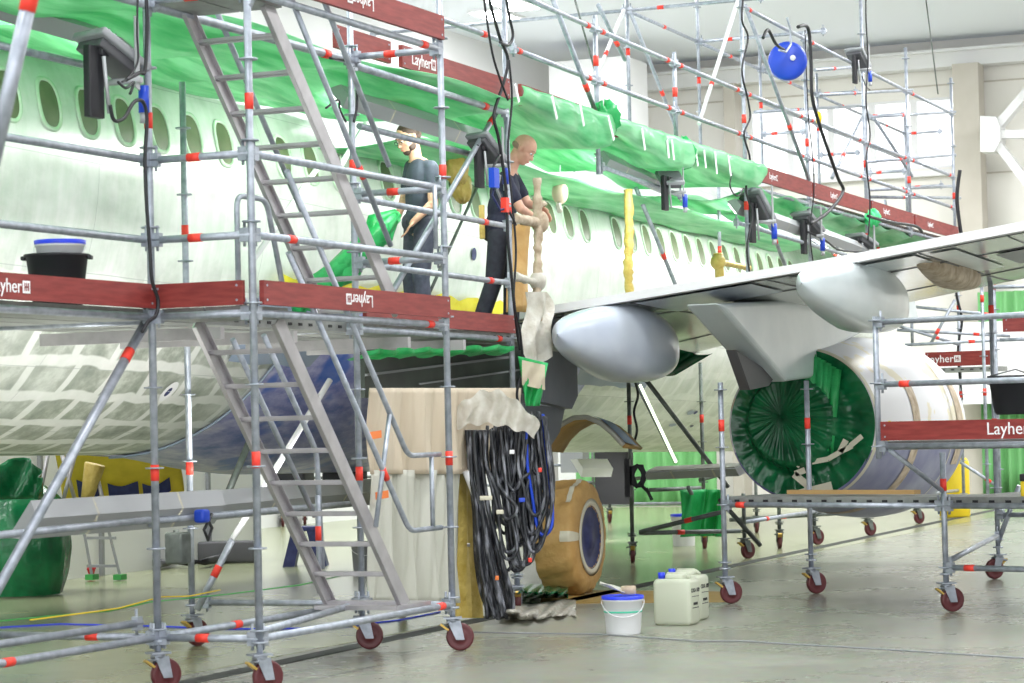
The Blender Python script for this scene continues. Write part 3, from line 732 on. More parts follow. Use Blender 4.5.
# diagonal braces of the tower
for a,b in(((u0,vA+.04,2.30),(11.75,vA+.04,.72)),((u0,vB,4.2),(u0+1.1,vB,5.6)),): MB().tube(a,b,.030,'steel').tube(V(a).lerp(V(b),.12),V(a).lerp(V(b),.16),.033,'redtape').build('brace',ST)
# ---- left platform
LP=thing('scaffold_platform','steel scaffold platform with dark red toe board at the left edge, carrying the black tub','scaffolding',(11.5,8.9,0))
for z,bd in((2.32,(.5,)),(2.80,()),(3.30,()),(zb,(.62,)),(.42,())): ledger((9.2,vA+.0 if z!=.42 else vA+.12,z),(u0,vA if z!=.42 else vA+.12,z),LP,'ledger' if z in(2.32,zb,.42) else 'guard_rail',bd)
standard((9.2,vA),.3,5.2,LP,(1.3,)); standard((9.2,9.6),.3,5.2,LP,(1.3,)); standard((u0,9.6),.3,3.4,LP,(1.3,))
for c in((9.2,vA),(9.2,9.6),(u0,9.6)): caster(c,LP,.5)
toe((9.25,vA-.05,2.37),(u0-.06,vA-.05,2.37),LP,text='Layher',tpos=.61,out=(0,-1,0),ts=.085)
for k,v in enumerate((8.25,8.6,8.95,9.3)): deckplate((9.2,v,2.37),(u0,v,2.37),.33,LP,(0,1,0),1)
for z in(2.30,zb): 
    for u in(9.2,u0): ledger((u,vA,z),(u,9.6,z),LP,'ledger',(.35,) if z==zb else ())
ledger((9.2,9.6,zb),(u0,9.6,zb),LP); ledger((9.2,9.6,2.3),(u0,9.6,2.3),LP)
ledger((9.2,9.4,1.02),(u0,9.5,1.12),LP,'light_rail')
# ---- main work platform where the men stand
WP=thing('work_platform','steel work platform along the fuselage on which the two workers stand','scaffolding',(17.4,8.9,0))
E=(19.45,8.42)
standard((u1,9.66),.3,5.3,WP,(1.33,3.1)); caster((u1,9.66),WP,-.3); standard(E,.25,5.9,WP,(1.3,3.43)); caster(E,WP,.5); standard((19.45,9.5),.3,2.4,WP,(1.3,)); caster((19.45,9.5),WP,.5)
for z in(.33,2.32): ledger((u1,9.58,z),(u1,vA,z),WP,'ledger',(.5,) if z>1 else ())
for z,bd in((2.32,(.9,)),(2.80,(.85,)),(3.28,(.82,)),(4.25,(.84,))): ledger((u1,vA,z),(E[0],E[1],z),WP,'ledger' if z in(2.32,4.25) else 'guard_rail',bd,r=.028 if z>4 else R)
for z in(4.86,5.36): ledger((u1+.9,8.35,z),(E[0],E[1],z),WP,'guard_rail',(.8,))
ledger((10,8.22,4.28),(u1,8.22,4.27),WP,'ledger',(.93,),r=.030)
toe((u1+.1,vA-.02,2.37),(E[0]-.04,E[1]-.04,2.37),WP,out=(0,-1,0))
toe((u1+1.0,vA+.08,4.36),(E[0]-.04,E[1]-.04,4.36),WP,text='Layher',tpos=.16,out=(0,-1,0),h=.17,ts=.10)
for k,v in enumerate((8.3,8.63,8.96,9.29)): 
    deckplate((u0,v,2.37),(u1,v,2.37),.30,WP,(0,1,0),1); deckplate((u1,v,2.37),(20.35,v+.12,2.37),.30,WP,(0,1,0),1)
for u in(14.2,15.2,17,18): MB().beam((u,8.2,2.24),(u,9.6,2.24),.05,.08,'alu').build('cross_beam',WP)
def brace(pts,par,r=R,m='steel',bands=(),name='brace'):
    a,b=pts; return rod(a,b,r,m,bands).build(name,par)
brace([onv(504,99,8.5),onv(393,291,8.32)],WP,.024,'steel',(.13,)); brace([onv(479,183,9.3),onv(429,294,9.3)],WP,.014,'steel_dark')
brace([onv(316,170,9.5),onv(252,262,9.5)],WP,.024,'white'); brace([onv(367,122,9.4),onv(333,178,9.4)],WP,.024,'white')
# green film strip round the platform edge, right of the tower
tag(MB().grid(lambda s,t:onv(362+150*s,350-5*s+9*t+1.2*math.sin(s*40),8.36)+V((0,.02*math.sin(s*55)+.25*max(0,t-.5),0)),60,5,'film_mid').build('masking_film'),'strip of deep green film taped below the platform edge above the beige drape','plastic film')
# wrapped posts and rails at the end of the platform
def wrapped(name,pts,r,m,label,cat,par=None,seed=1,group=None):
    rd=random.Random(seed); P=[V(p) for p in pts]; out=[];rs=[]
    for a,b in zip(P,P[1:]):
        n=max(3,int((b-a).length/.035))
        for k in range(n): out.append(a.lerp(b,k/n)+V((rd.uniform(-1,1),rd.uniform(-1,1),0))*r*.12); rs.append(r*rd.uniform(.8,1.2))
    out.append(P[-1]); rs.append(r)
    o=MB().path(out,r,m,9,rs=rs).build(name,par)
    if label: tag(o,label,cat,group)
    return o
wp=thing('wrapped_guard_post','guard post wrapped in pale masking paper that the bald worker is taping','guard post',(19.3,8.4,2.37))
wrapped('post_wrap',[onv(541,346,8.36),onv(537,300,8.36),onv(538,240,8.36),onv(537,178,8.36)],.038,'paper_pale',None,None,wp,3)
wrapped('rail_wrap',[onv(514,218,8.38),onv(545,224,8.36)],.042,'paper_pale',None,None,wp,4); wrapped('rail_wrap',[onv(514,276,8.38),onv(540,284,8.36)],.036,'clearwrap',None,None,wp,5)
MB().ell(onv(540,222,8.36),(.08,.08,.10),'paper_pale').build('knot',wp); MB().ell(onv(538,281,8.36),(.075,.075,.09),'clearwrap').build('knot',wp)
MB().grid(lambda s,t:onv(524+22*s+3*math.sin(t*8),292+(88-30*s)*t,8.34)+V((0,.05*math.sin(s*9+t*4)-.03,0)),10,14,'clearwrap').build('plastic_wrap',wp)
# brown paper sheet hanging beside the man
t=MB().grid(lambda s,t:onv(514+17*s-(1-s)*2*t*2,224+88*t,8.62)+V((0,.04*math.sin(s*7+t*2),0)),9,12,'paper').build('paper_sheet'); solid(t,.006); tag(t,'brown paper sheet hanging from the wrapped rail beside the bald worker','paper')
wrapped('wrapped_pole',[onv(629,296,9.4),onv(628,262,9.4),onv(629,228,9.4),onv(628,190,9.4)],.05,'paper_gold','upright pole wrapped in golden paper beside the cabin windows','wrapped pole',seed=8)
tp_=thing('wrapped_rail','golden paper wrapped rail with a T shaped end above the wing','wrapped rail',onv(735,265,9.2))
wrapped('post_wrap',[onv(719,279,9.2),onv(718,253,9.2)],.055,'paper_gold',None,None,tp_,9); wrapped('rail_wrap',[onv(719,262,9.2),onv(749,268,9.2)],.035,'paper_gold',None,None,tp_,10); MB().ell(onv(718,262,9.2),(.09,.09,.09),'paper_gold').build('knot',tp_)
tag(MB().ell(onv(560,193,9.6),(.085,.085,.12),'drape').path([onv(560,180,9.6),onv(560,165,9.6)],.006,'white',5).path([onv(558,203,9.6),onv(560,212,9.6)],.03,'clearwrap',6).build('wrapped_lamp'),'pale yellow plastic wrapped bulb hanging between the bald worker and the windows','wrapped lamp')
for k,(x,y,r,l) in enumerate(((457,168,.13,'upper golden paper wrapped bundle behind the flood lamp left of the bald worker'),(462,188,.11,'lower golden paper wrapped bundle behind the flood lamp left of the bald worker'))):
    tag(MB().grid(lambda a,t:onv(x,y,9.5)+V((math.cos(2*PI*a)*math.sin(PI*(.01+.98*t)),.8*math.sin(2*PI*a)*math.sin(PI*(.01+.98*t)),-1.2*math.cos(PI*t)))*r*(1+.15*math.sin(a*31+t*9)),20,12,'paper_gold',True,True,False).build('wrapped_bundle'),l,'wrapped bundle','wrapped bundles')
# ---- upper gallery along the fuselage
GA=thing('scaffold_gallery','long upper scaffold gallery with dark red toe boards running along the fuselage','scaffolding',(28,8.8,4.3))
xs=[512,597,676,745,808,866,910,955]
def gv(x): return 8.5+.7*(x-500)/455
def gpt(x,z):  # gallery line point above pixel column x (evaluated on the toe line)
    v=gv(x); y=76+(226-76)*(x-499)/456; p=onv(x,y,v); return V((p.x,p.y,z))
tops={597:(16,174),676:(53,150),745:(-40,285),808:(40,318),866:(-30,312),910:(50,235),955:(80,300)}
for i,x in enumerate(xs[1:]):
    a,b=tops[x]; p=gpt(x,0); v=p.y
    zt_=onv(x,a,v).z; zb_=onv(x,b,v).z; standard((p.x,p.y),zb_,zt_,GA,(4.05 if x>700 else 0,5.05,3.1 if x in(745,) else 0),z0ros=4.34-2.5*(zb_<2.5)-(.5 if zb_<3.8 else 0))
for x0,x1 in zip(xs,xs[1:]):
    a=gpt(x0,0);b=gpt(x1,0)
    for z in(4.86,5.36): ledger((a.x,a.y,z),(b.x,b.y,z),GA,'guard_rail',(.08,.9) ,heads=True)
    if x0>=745: ledger((a.x,a.y,6.36),(b.x,b.y,6.36),GA,'guard_rail',(.12,))
    if x0>=745: ledger((a.x,a.y,4.28),(b.x,b.y,4.28),GA,'ledger',())
    k=xs.index(x0); toe((a.x+.05,a.y-.05,4.36),(b.x-.05,b.y-.05,4.36),GA,text='Layher' if k in(3,4,5,6) else None,tpos=.32,out=(0,-1,0),h=.19,ts=.08)
    for vv in(0,.4,.8): deckplate((a.x,a.y+.05+vv,4.36),(b.x,b.y+.05+vv,4.36),.36,GA,(0,1,0),1) if x0>=808 else None
# roof walkway row behind the gallery
xr=[627,698,760,817,866,905]
def rpt(x): p=onv(x,10+(116-10)*(x-626)/239,11.6); return p
RW=thing('roof_walkway','thin scaffold railing above the fuselage crown, behind the gallery','scaffolding',rpt(698))
pr=None
for i,x in enumerate(xr):
    p=rpt(x); zz=p.z; standard((p.x,p.y),zz-1.75,zz+(2.2 if i in(1,) else .35),RW,(zz-.55,),z0ros=zz-1.5); 
    if pr: ledger(pr,p,RW,'guard_rail',(.5,)); ledger(pr-Z3*.5,p-Z3*.5,RW,'guard_rail') if i>2 else None
    q=V((p.x,9.7 if i<2 else 10.9,zz)); ledger(p,q,RW,'ledger',(.25,)); 
    if i>1: ledger(p-Z3,q-Z3,RW,'ledger',(.3,))
    pr=p
a=rpt(627); ledger((a.x,11.6,a.z),(a.x,15.4,a.z+.0),RW,'ledger')
for k,(x0,y0,x1,y1,v,m) in enumerate(((624,10,597,75,11.4,'white'),(631,14,676,128,11.0,'steel'),(738,0,699,124,9.3,'white'),(745,5,809,180,8.9,'steel'),(553,0,601,126,8.6,'steel'),(752,179,786,268,9.0,'steel'),(636,188,676,286,9.6,'steel'),(597,126,574,170,9.9,'steel'),(866,110,832,178,9.4,'steel'),(874,118,912,176,9.4,'steel'),(598,5,625,60,10,'steel'))):
    brace([onv(x0,y0,v),onv(x1,y1,v)],GA,.024,m,(.68,))
for x0,y0,x1,y1,v in((872,200,880,262,9.6),(885,200,893,262,9.6),(836,225,838,262,9.7),(718,150,720,275,9.9),(664,180,667,196,9.9)): brace([onv(x0,y0,v),onv(x1,y1,v)],GA,.022,'steel',(.8,))
for (x0,y0,x1,y1,v) in((865,162,955,155,9.4),(868,190,958,186,9.4),(868,197,960,198,9.5),(755,112,865,106,11.2),(815,70,866,66,9.6),(818,95,912,90,9.6),(870,117,955,112,9.6),(790,225,905,300,9.3)): ledger(onv(x0,y0,v),onv(x1,y1,v),GA,'ledger',(.35,),heads=False)
# thin inclined rods
for x0,y0,x1,y1 in((575,0,597,78),(926,0,938,94)):
    tag(rod(onv(x0,y0,10.5),onv(x1,y1,10.5),.012,'steel_dark').build('suspension_rod'),'thin dark rod slanting down from the ceiling '+('in front of the white shaft' if x0<700 else 'beside the concrete column, over the long window'),'rod')
# ---- green film under the gallery
def rs_(x): return random.Random(x).random()
def filmo(name,fn,nu,nv,m,label):
    o=MB().grid(fn,nu,nv,m).build(name); solid(o,.004); return tag(o,label,'plastic film')
def lerp(a,b,t): return a+(b-a)*t
ul=gpt(512,0).x; ur=gpt(950,0).x
def vline(u): return 8.5+(u-ul)/(ur-ul)*.7
# left part, beneath the deck
def fl(s,t):
    u=lerp(7.5,19.4,s); v=lerp(8.28,10.20,t); sag=.05*math.sin(s*50+t*3)*math.sin(t*PI)+.03*math.sin(s*23+t*11)
    return V((u,v,4.34-.10*min(1,t*3)+sag+.08*t-.08*math.sin(PI*min(1,t*1.2))))
filmo('green_film',fl,90,20,'film','translucent green film stretched under the upper deck at the top left')
# wrapped edge and underside right of post E, in bays drawn together at the posts
bays=[gpt(x,0).x for x in(505,597,676,745)]
def fr(s,t):
    k=min(2,int(s*3)); f=s*3-k; u=lerp(bays[k],bays[k+1],f); v0=vline(u)-.08
    pinch=math.exp(-(min(f,1-f)/.05)**2)
    drop=(.10+(.25-.035*k)*min(1,f/.72))*(1-.55*math.exp(-((1-f)/.07)**2))+.01*math.sin(s*60)
    if t<.3: q=t/.3; return V((u,v0-.06-.012*math.sin(s*90)-.02*math.sin(q*PI),4.50-drop*q))
    q=(t-.3)/.7; return V((u,v0+q*1.5,4.50-drop+.03*math.sin(s*40+q*5)*q+.10*q*(1)))
filmo('green_film',fr,150,26,'film','crumpled green film wrapped round the gallery edge right of the bald worker')
def fu(s,t):
    u=lerp(19.3,33,s); v=lerp(vline(u)+.75,10.14+.0145*(u-17),t); return V((u,v,4.10-.04*t+.012*math.sin(s*45+t*4)-.05*math.sin(t*PI)-.010*(u-19)))
filmo('green_film',fu,90,14,'film','pale green film closing the gap between the gallery and the fuselage')
u3=gpt(745,0).x
def fq(s,t):
    u=lerp(u3,ur+.5,s); v0=vline(u)+.05; return V((u,min(v0+t*1.5,10.2+.014*(u-17)),4.26-.16*math.sin(min(1,t*1.6)*PI)+.04*math.sin(s*50+t*6)))
filmo('green_film',fq,70,14,'film','green film under the far end of the gallery, above the wing')
# gathered film knots at posts and white tape strips
for x,y,l in((604,118,'gathered knot of green film at the first gallery post'),(681,153,'gathered knot of green film at the second gallery post'),(872,218,'small bright green knot at the far gallery post')):
    c=onv(x,y,gv(x)-.12); r=.12 if x<800 else .09
    tag(MB().grid(lambda a,t:c+V((math.cos(2*PI*a)*math.sin(PI*(.02+.96*t)),1.1*math.sin(2*PI*a)*math.sin(PI*(.02+.96*t)),-1.15*math.cos(PI*t)))*r*(1+.25*math.sin(a*38+t*9)+.12*math.sin(a*82+t*17)),28,12,'film_mid' if x<800 else 'greenlight',True,True,False).build('film_knot'),l,'plastic film')
for i,(x0,y0,x1,y1) in enumerate(((515,84,519,102),(552,96,557,119),(580,104,584,126),(608,116,614,140),(642,128,645,150),(667,140,669,158),(672,140,674,160),(695,148,698,166),(704,150,706,168),(715,152,717,174),(728,155,731,176))):
    v=gv(x0)-.29; tag(MB().beam(onv(x0,y0,v),onv(x1,y1,v),.04,.006,'white',up=V((0,1,0))).build('tape_strip'),'white tape strip holding the green film to the gallery edge','tape','tape strips on the green film')
# ---- dark scaffold under the wing
UW=thing('scaffold_dock','dark steel rolling scaffold under the wing between the wheel and the engine','scaffolding',onz(660,560))
g1=onz(633,563);g2=onz(705,549); g3=onz(757,533); g4=onz(780,549)
def zat(p,x,y): return EYE+(424-.023*(x-512)-y)/F*((p-CAM).dot(fwd0))
for p,x,yt in((g1,632,376),(g2,706,362)):
    standard((p.x,p.y),.25,zat(p,x,yt),UW,(1.62,),m='steel_dark'); caster(p,UW,.4,'steel_dark')
for p in(g3,g4): standard((p.x,p.y),.25,.85,UW,(),m='steel_dark'); caster(p,UW,.4,'steel_dark')
for x0,y0,x1,y1,s,m in((640,372,728,487,90,'steel_dark'),(632,374,676,462,86,'steel'),(722,512,640,532,93,'steel_dark'),(640,533,740,531,90,'steel_dark'),(720,500,760,545,95,'steel_dark'),(560,488,640,478,70,'steel_dark'),(700,480,735,470,80,'steel_dark'),(650,490,700,488,84,'steel_dark'),(730,520,860,512,80,'steel_dark'),(555,505,700,503,62,'steel'),(688,487,712,532,84,'steel_dark')):
    brace([ats(x0,y0,s),ats(x1,y1,s*.98)],UW,.026,m,(.4,) if m=='steel_dark' and y0>500 else ())
# far trolley behind the wheel and castors far away
for i,(x,y,l) in enumerate(((612,512,'far rolling trolley frame behind the wrapped wheel'),)):
    t=thing('trolley',l,'trolley',onz(x,y+8)); 
    for (xx,yy) in((594,518),(610,523)): q=onz(xx,yy); standard((q.x,q.y),.25,1.35,t,(),m='steel_dark'); caster(q,t,.5,'steel_dark')
    a,b=onz(594,518),onz(610,523); brace([V((a.x,a.y,.45)),V((b.x,b.y,.45))],t,.024,'steel_dark'); brace([a+V((0,0,.9)),a+V((-1.2,1.5,.9))],t,.024); brace([a+V((0,0,.6)),a+V((-1.2,1.5,.6))],t,.024,bands=(.2,))
    MB().box(a+V((-.3,.2,1.0)),(.3,.4,.45),'midgrey').build('box',t)
CT=thing('scaffold_dock','low rolling frame whose maroon castors show beneath the engine','scaffolding',onz(870,533))
pp=[onz(x,y) for x,y in((868,536),(917,524),(962,517),(745,559),(815,545))]
for p in pp: standard((p.x,p.y),.25,.75,CT,(),m='steel_dark'); caster(p,CT,-.5,'steel_dark')
for a,b in zip((pp[3],pp[4],pp[0],pp[1]),(pp[4],pp[0],pp[1],pp[2])): brace([V((a.x,a.y,.42)),V((b.x,b.y,.42))],CT,.024,'steel',(.3,))
# ---- right scaffold in front of the engine
RT=thing('scaffold_platform','low rolling scaffold with two decks in front of the engine at the right','scaffolding',onz(850,600))
R3=onz(726,604);R2=onz(812,594);R1=onz(947,612);R4=onz(999,579); R5=R1+(R1-R3).normalized()*1.6; 
def stx(p,y0,x0,y1,x1,bands): # standard by pixel extents
    standard((p.x,p.y),zat(p,x0,y0),zat(p,x1,y1),RT,bands,z0ros=.36)
stx(R3,585,727,382,722,(1.55,)); stx(R2,575,815,380,812,(1.55,)); stx(R1,590,948,452,944,(1.03,)); standard((R4.x,R4.y),.3,2.9,RT,(1.5,2.6)); standard((R5.x,R5.y),.3,2.4,RT)
for p,a in((R3,-.9),(R2,-.7),(R1,-.9),(R4,2.4),(R5,-.9)): caster(p,RT,a)
dz=.86
def at(p,z): return V((p.x,p.y,z))
ledger(at(R3,dz),at(R1,dz),RT,'ledger',(.085,)); ledger(at(R1,dz),at(R5,dz),RT,'ledger')
nb=(R1-R3).normalized(); pb=V((-nb.y,nb.x,0)); pb=pb if pb.x>0 else -pb
for k in range(2): deckplate(at(R3,dz+.07)+pb*(.03+.32*k),at(R1,dz+.07)+pb*(.03+.32*k),.30,RT,pb,1); deckplate(at(R1,dz+.07)+pb*(.03+.32*k),at(R5,dz+.07)+pb*(.03+.32*k),.30,RT,pb,1)
deckplate(at(R1,dz+.07)+pb*.7,at(R5,dz+.07)+pb*.7,1.0,RT,pb,3)
ledger(at(R1,.36),at(R5,.36),RT,'ledger',(.14,)); ledger(at(R1,.40),at(R4,.42)+V((0,0,0)),RT,'ledger'); brace([at(R4,.35),at(R4,.9)+nb*.25],RT); ledger(at(R4,.62),at(R4,.62)+nb*1.2,RT,'ledger')
# upper deck
s0=126; q0=ats(879,457,s0); q0=V((q0.x,q0.y,0)); q1=q0+nb*2.6
standard((q0.x,q0.y),zat(q0,880,458),zat(q0,876,316),RT,(),z0ros=1.36); 
for z,bd in((1.36,()),(1.85,(.1,)),(2.345,())): ledger(at(q0,z),at(q1,z-.0),RT,'ledger' if z<1.5 else 'guard_rail',bd)
standard((q1.x,q1.y),.3,2.5,RT); caster(q1,RT,-.9)
toe(at(q0,1.405)+nb*.05-pb*.03,at(q1,1.405)-pb*.03,RT,text='Layher',tpos=.445,out=-pb,ts=.10)
deckplate(at(q0,1.40)+pb*.03,at(q1,1.40)+pb*.03,.62,RT,pb,2)
brace([at(q0,1.33)+nb*.1,at(R1,zat(R1,944,491))],RT,.02)
tag(MB().box((at(R3,dz+.10)+at(R1,dz+.10))/2+nb*.02+pb*.32,((R1-R3).length*.58,.10,.035),'plank',(nb,pb,Z3)).build('plank'),'brown wooden plank lying on the low deck in front of the engine','plank')
# ---- far scaffold at the right behind the engine
FR=thing('scaffold_tower','far scaffold with dark red toe board behind the engine nacelle at the right','scaffolding',onz(960,500))
for x,y0,y1,s in((914,300,345,66),(961,262,470,66),(985,282,470,72),(997,280,480,80)):
    p=ats(x,400,s); standard((p.x,p.y),.3 if x>950 else zat(p,x,y1),zat(p,x,y0),FR,(1.9,3.2),z0ros=.4)
for x0,y0,x1,y1,s in((897,305,1024,318,66),(897,330,1010,336,66),(905,345,1000,340,70),(880,320,960,345,66),(1000,340,1060,338,80),(990,287,1060,286,80),(960,462,1000,488,70),(955,300,930,345,67)):
    brace([ats(x0,y0,s),ats(x1,y1,s)],FR,.024,'steel',(.7,))
a=ats(926,367,66);b=ats(998,377,67); toe(V((a.x,a.y,a.z)),V((b.x,b.y,a.z)),FR,h=.22,out=(-1,0,0),text='Layher',tpos=.2,ts=.12)
deckplate(V((a.x,a.y,a.z-.02)),V((b.x,b.y,a.z-.02)),.6,FR,(1,0,0),2)
a=ats(1003,332,80);b=ats(1050,332,80); toe(V((a.x,a.y,a.z)),V((b.x,b.y,a.z)),FR,h=.18,out=(-1,0,0))
# near blurred tube at the very left
tag(rod(ats(34,-20,290),ats(-8,165,290),.027,'steel',(.1,)).build('scaffold_tube'),'blurred steel tube slanting across the top left corner, closest to the camera','tube')
# ================================================================ PEOPLE
def blob(name,items,vox,m,par=None,smooth=6):
    mb=MB()
    for it in items:
        if it[0]=='c':
            _,p,q,r1,r2=it; p=V(p);q=V(q); mb.tube(p,q,r1,m,16,r2); 
            for c,r in((p,r1),(q,r2)): mb.ell(c,(r,r,r),m,12)
        else: mb.ell(it[1],it[2],m,18,it[3] if len(it)>3 else None)
    o=mb.build(name,par)
    r=o.modifiers.new('r','REMESH'); r.mode='VOXEL'; r.voxel_size=vox; r.use_smooth_shade=True
    s=o.modifiers.new('s','SMOOTH'); s.factor=.5; s.iterations=smooth
    return o
def headparts(c,f,u,g=1.13):
    f=f.normalized(); r=u.cross(f).normalized(); u=f.cross(r); A=(f,r,u)
    P=lambda a,b,d:c+(f*a+r*b+u*d)*g
    items=[('e',P(-.012,0,.030),(.098,.077,.088),A),('e',P(.022,0,-.030),(.068,.060,.078),A),('e',P(.050,0,-.082),(.030,.032,.024),A),
           ('c',P(.072,0,.012),P(.098,0,-.022),.010,.013),('e',P(.075,0,-.052),(.018,.028,.008),A),('e',P(.073,0,-.064),(.018,.024,.008),A),
           ('e',P(.062,0,.032),(.026,.055,.012),A),('e',P(.045,.042,-.022),(.028,.020,.022),A),('e',P(.045,-.042,-.022),(.028,.020,.022),A)]
    for s in(-1,1): items.append(('e',P(-.008,s*.080,-.005),(.020,.009,.033),A))
    items=[(i[0],i[1],tuple(x*g for x in i[2]),i[3]) if i[0]=='e' else (i[0],i[1],i[2],i[3]*g,i[4]*g) for i in items]
    return items,P,A
def handparts(w,d,n,side,curl=.5,L=1.0):
    # wrist w, pointing dir d, palm normal n (fingers curl towards n), side = thumb side (+1/-1)
    d=d.normalized(); s=d.cross(n).normalized()*side; n=n.normalized(); it=[]
    it+=[('e',w+d*.045,(.050,.040,.017),(d,s,n)),('c',w-d*.01,w+d*.02,.024,.024)]
    for k,(off,ln) in enumerate(((.028,.070),(.010,.080),(-.010,.074),(-.028,.058))):
        a=w+d*.082+s*off; c1=curl*(1+.12*k); p=[a]; dd=d+s*off*1.5; ang=0
        for j in range(3):
            ang+=c1*.6; v=dd*math.cos(ang)+n*math.sin(ang); p.append(p[-1]+v.normalized()*ln*(.45,.32,.25)[j])
        for j in range(3): it.append(('c',p[j],p[j+1],.0095-.0008*j,.0088-.0008*j))
    t0=w+d*.022+s*.032; t1=t0+(d*.6+s*.75+n*.25).normalized()*.038; t2=t1+(d*.9+s*.25+n*.4).normalized()*.030
    it+=[('c',w+d*.02+s*.02,t0,.016,.013),('c',t0,t1,.012,.0105),('c',t1,t2,.0105,.009)]
    return it
CAMZ=fwd0
def mk(s): 
    Z0=F/s
    return lambda x,y,dz=0.: CAM+ray(x,y)*(Z0+dz)
TC=-fwd0; RR=right0
# --- bald worker, facing right, taping the rail
J=mk(113); t=thing('person','bald person in dark t-shirt and dark trousers leaning forward to tape a wrapped rail','person',J(492,338))
hf=(RR*.90+TC*.30-Z3*.75); hi,HP,HA=headparts(J(524,150),hf,V((0,0,1))+RR*.35)
neck=J(511,169); ch=J(505,190); pv=J(499,230)
sn=J(505,181,-.17); sf=J(513,179,.17); en=J(521,209,-.21); ef=J(528,204,.13); wn_=J(534,217,-.06); wf_=J(541,208,.03)
hn=J(499,235,-.09); hfp=J(504,235,.09); kn=J(494,281,-.10); kf=J(512,283,.10); an=J(478,328,-.10); af=J(511,330,.10)
Zu=(J(499,180)-J(495,240)).normalized(); 
def torso(ch,pv,g=0):
    ax=(ch-pv).normalized(); y=CAMZ; x=y.cross(ax).normalized()
    return [('e',ch.lerp(pv,.05),(.115+g,.175+g,.17+g),(x,y,ax)),('e',ch.lerp(pv,.5),(.115+g,.155+g,.17+g),(x,y,ax)),('e',pv,(.115+g,.165+g,.14+g),(x,y,ax))]
body=hi+[('c',neck,HP(-.03,0,-.05),.058,.056)]+torso(ch,pv)+[('c',sn,en,.052,.042),('c',sf,ef,.052,.042),('c',en,wn_,.043,.028),('c',ef,wf_,.043,.028),('c',neck,sn,.05,.055),('c',neck,sf,.05,.055),
    ('c',hn,kn,.085,.06),('c',hfp,kf,.085,.06),('c',kn,an,.056,.042),('c',kf,af,.056,.042)]
body+=handparts(wn_,(J(542,215,-.02)-wn_),V((0,0,-1))-TC*.2,1,.7)+handparts(wf_,(J(547,214,.02)-wf_),V((0,0,-.8))+TC*.4,-1,.8)
pb_=blob('body',body,.0065,'skin',t,4)
sh=torso(ch,pv.lerp(ch,.10),.018)+[('c',sn,sn.lerp(en,.62),.070,.062),('c',sf,sf.lerp(ef,.62),.070,.060),('c',neck.lerp(ch,.25),sn,.055,.066),('c',neck.lerp(ch,.25),sf,.055,.066)]
blob('shirt',sh,.010,'shirt_navy',t,5)
tr=[('e',pv.lerp(hn,.3),(.135,.175,.13),None)]+[('c',hn,kn,.100,.080),('c',hfp,kf,.100,.080),('c',kn,an,.078,.072),('c',kf,af,.078,.072),('c',pv,hn,.12,.10),('c',pv,hfp,.12,.10)]
tr=[x if x[0]=='c' else ('e',pv,(.130,.175,.13)) for x in tr]
blob('trousers',tr,.011,'trousers',t,5)
for a in(an,af): blob('shoe',[('c',a-Z3*.055,a-Z3*.06+RR*.17,.045,.036),('c',a-Z3*.02,a-Z3*.05,.05,.05)],.010,'black',t)
blob('hair',[('e',HP(-.050,0,.000),(.070,.088,.040),HA),('e',HP(-.03,0,-.01),(.062,.089,.026),HA)],.006,'hair_grey',t,3)
for s in(-1,1):
    MB().ell(HP(.075,s*.030,.008),(.010,.014,.009),'white',10,HA).ell(HP(.0835,s*.030,.007),(.004,.006,.006),'black',8,HA).build('eye',t)
    MB().path([HP(.084,s*.014,.034),HP(.084,s*.032,.039),HP(.072,s*.050,.032)],.004,'hair_grey',5).build('eyebrow',t)
MB().path([HP(.0905,-.022,-.058),HP(.0945,0,-.057),HP(.0905,.022,-.058)],.0028,'red',5).build('mouth',t)
MB().path([J(528,209,.02)+Z3*.0,J(540,206,.04)],.05,'paper_pale',14).build('x') if False else None
tag(MB().lathe(wf_+Z3*.015,(J(547,214,.02)-wf_),[(.040,-.02),(.058,-.02),(.058,.025),(.040,.025),(.040,-.02)],'paper_pale',22).build('tape_roll'),'roll of pale masking tape on the wrist of the bald worker','tape roll')
# tool strap on his belt
MB().box(J(482,222,-.16),(.05,.03,.30),'paper_gold',(RR,TC,Z3),.01).build('tool_pouch',t)
# --- dark haired worker with glasses, facing left
J=mk(117); t=thing('person','bearded person with glasses in grey t-shirt and dark jeans, looking down, holding green film','person',J(418,335))
hf=(-RR*.80+TC*.55-Z3*.50); hi,HP,HA=headparts(J(408,139),hf,V((0,0,1)))
neck=J(416,160); ch=J(421,177); pv=J(420,222)
sn=J(431,168,-.14); sf=J(412,167,.18); en=J(433,203,-.22); ef=J(404,200,.18); wn_=J(413,222,-.26); wf_=J(396,221,.02)
hn=J(425,225,-.09); hfp=J(415,225,.09); kn=J(421,277,-.12); kf=J(411,278,.10); an=J(426,325,-.08); af=J(414,326,.12)
body=hi+[('c',neck,HP(-.02,0,-.06),.056,.055)]+torso(ch,pv)+[('c',sn,en,.050,.041),('c',sf,ef,.050,.041),('c',en,wn_,.041,.027),('c',ef,wf_,.041,.027),('c',neck,sn,.05,.052),('c',neck,sf,.05,.052),
    ('c',hn,kn,.085,.06),('c',hfp,kf,.085,.06),('c',kn,an,.056,.042),('c',kf,af,.056,.042)]
body+=handparts(wn_,(J(406,233,-.26)-wn_),-RR*.6-Z3*.4,-1,.55)+handparts(wf_,(J(389,224,-.02)-wf_),Z3*-.8+TC*.3,1,.8)
blob('body',body,.0065,'skin2',t,4)
sh=torso(ch,pv.lerp(ch,.06),.018)+[('c',sn,sn.lerp(en,.60),.068,.060),('c',sf,sf.lerp(ef,.6),.068,.060),('c',neck.lerp(ch,.2),sn,.055,.064),('c',neck.lerp(ch,.2),sf,.055,.064)]
blob('shirt',sh,.010,'shirt_grey',t,5)
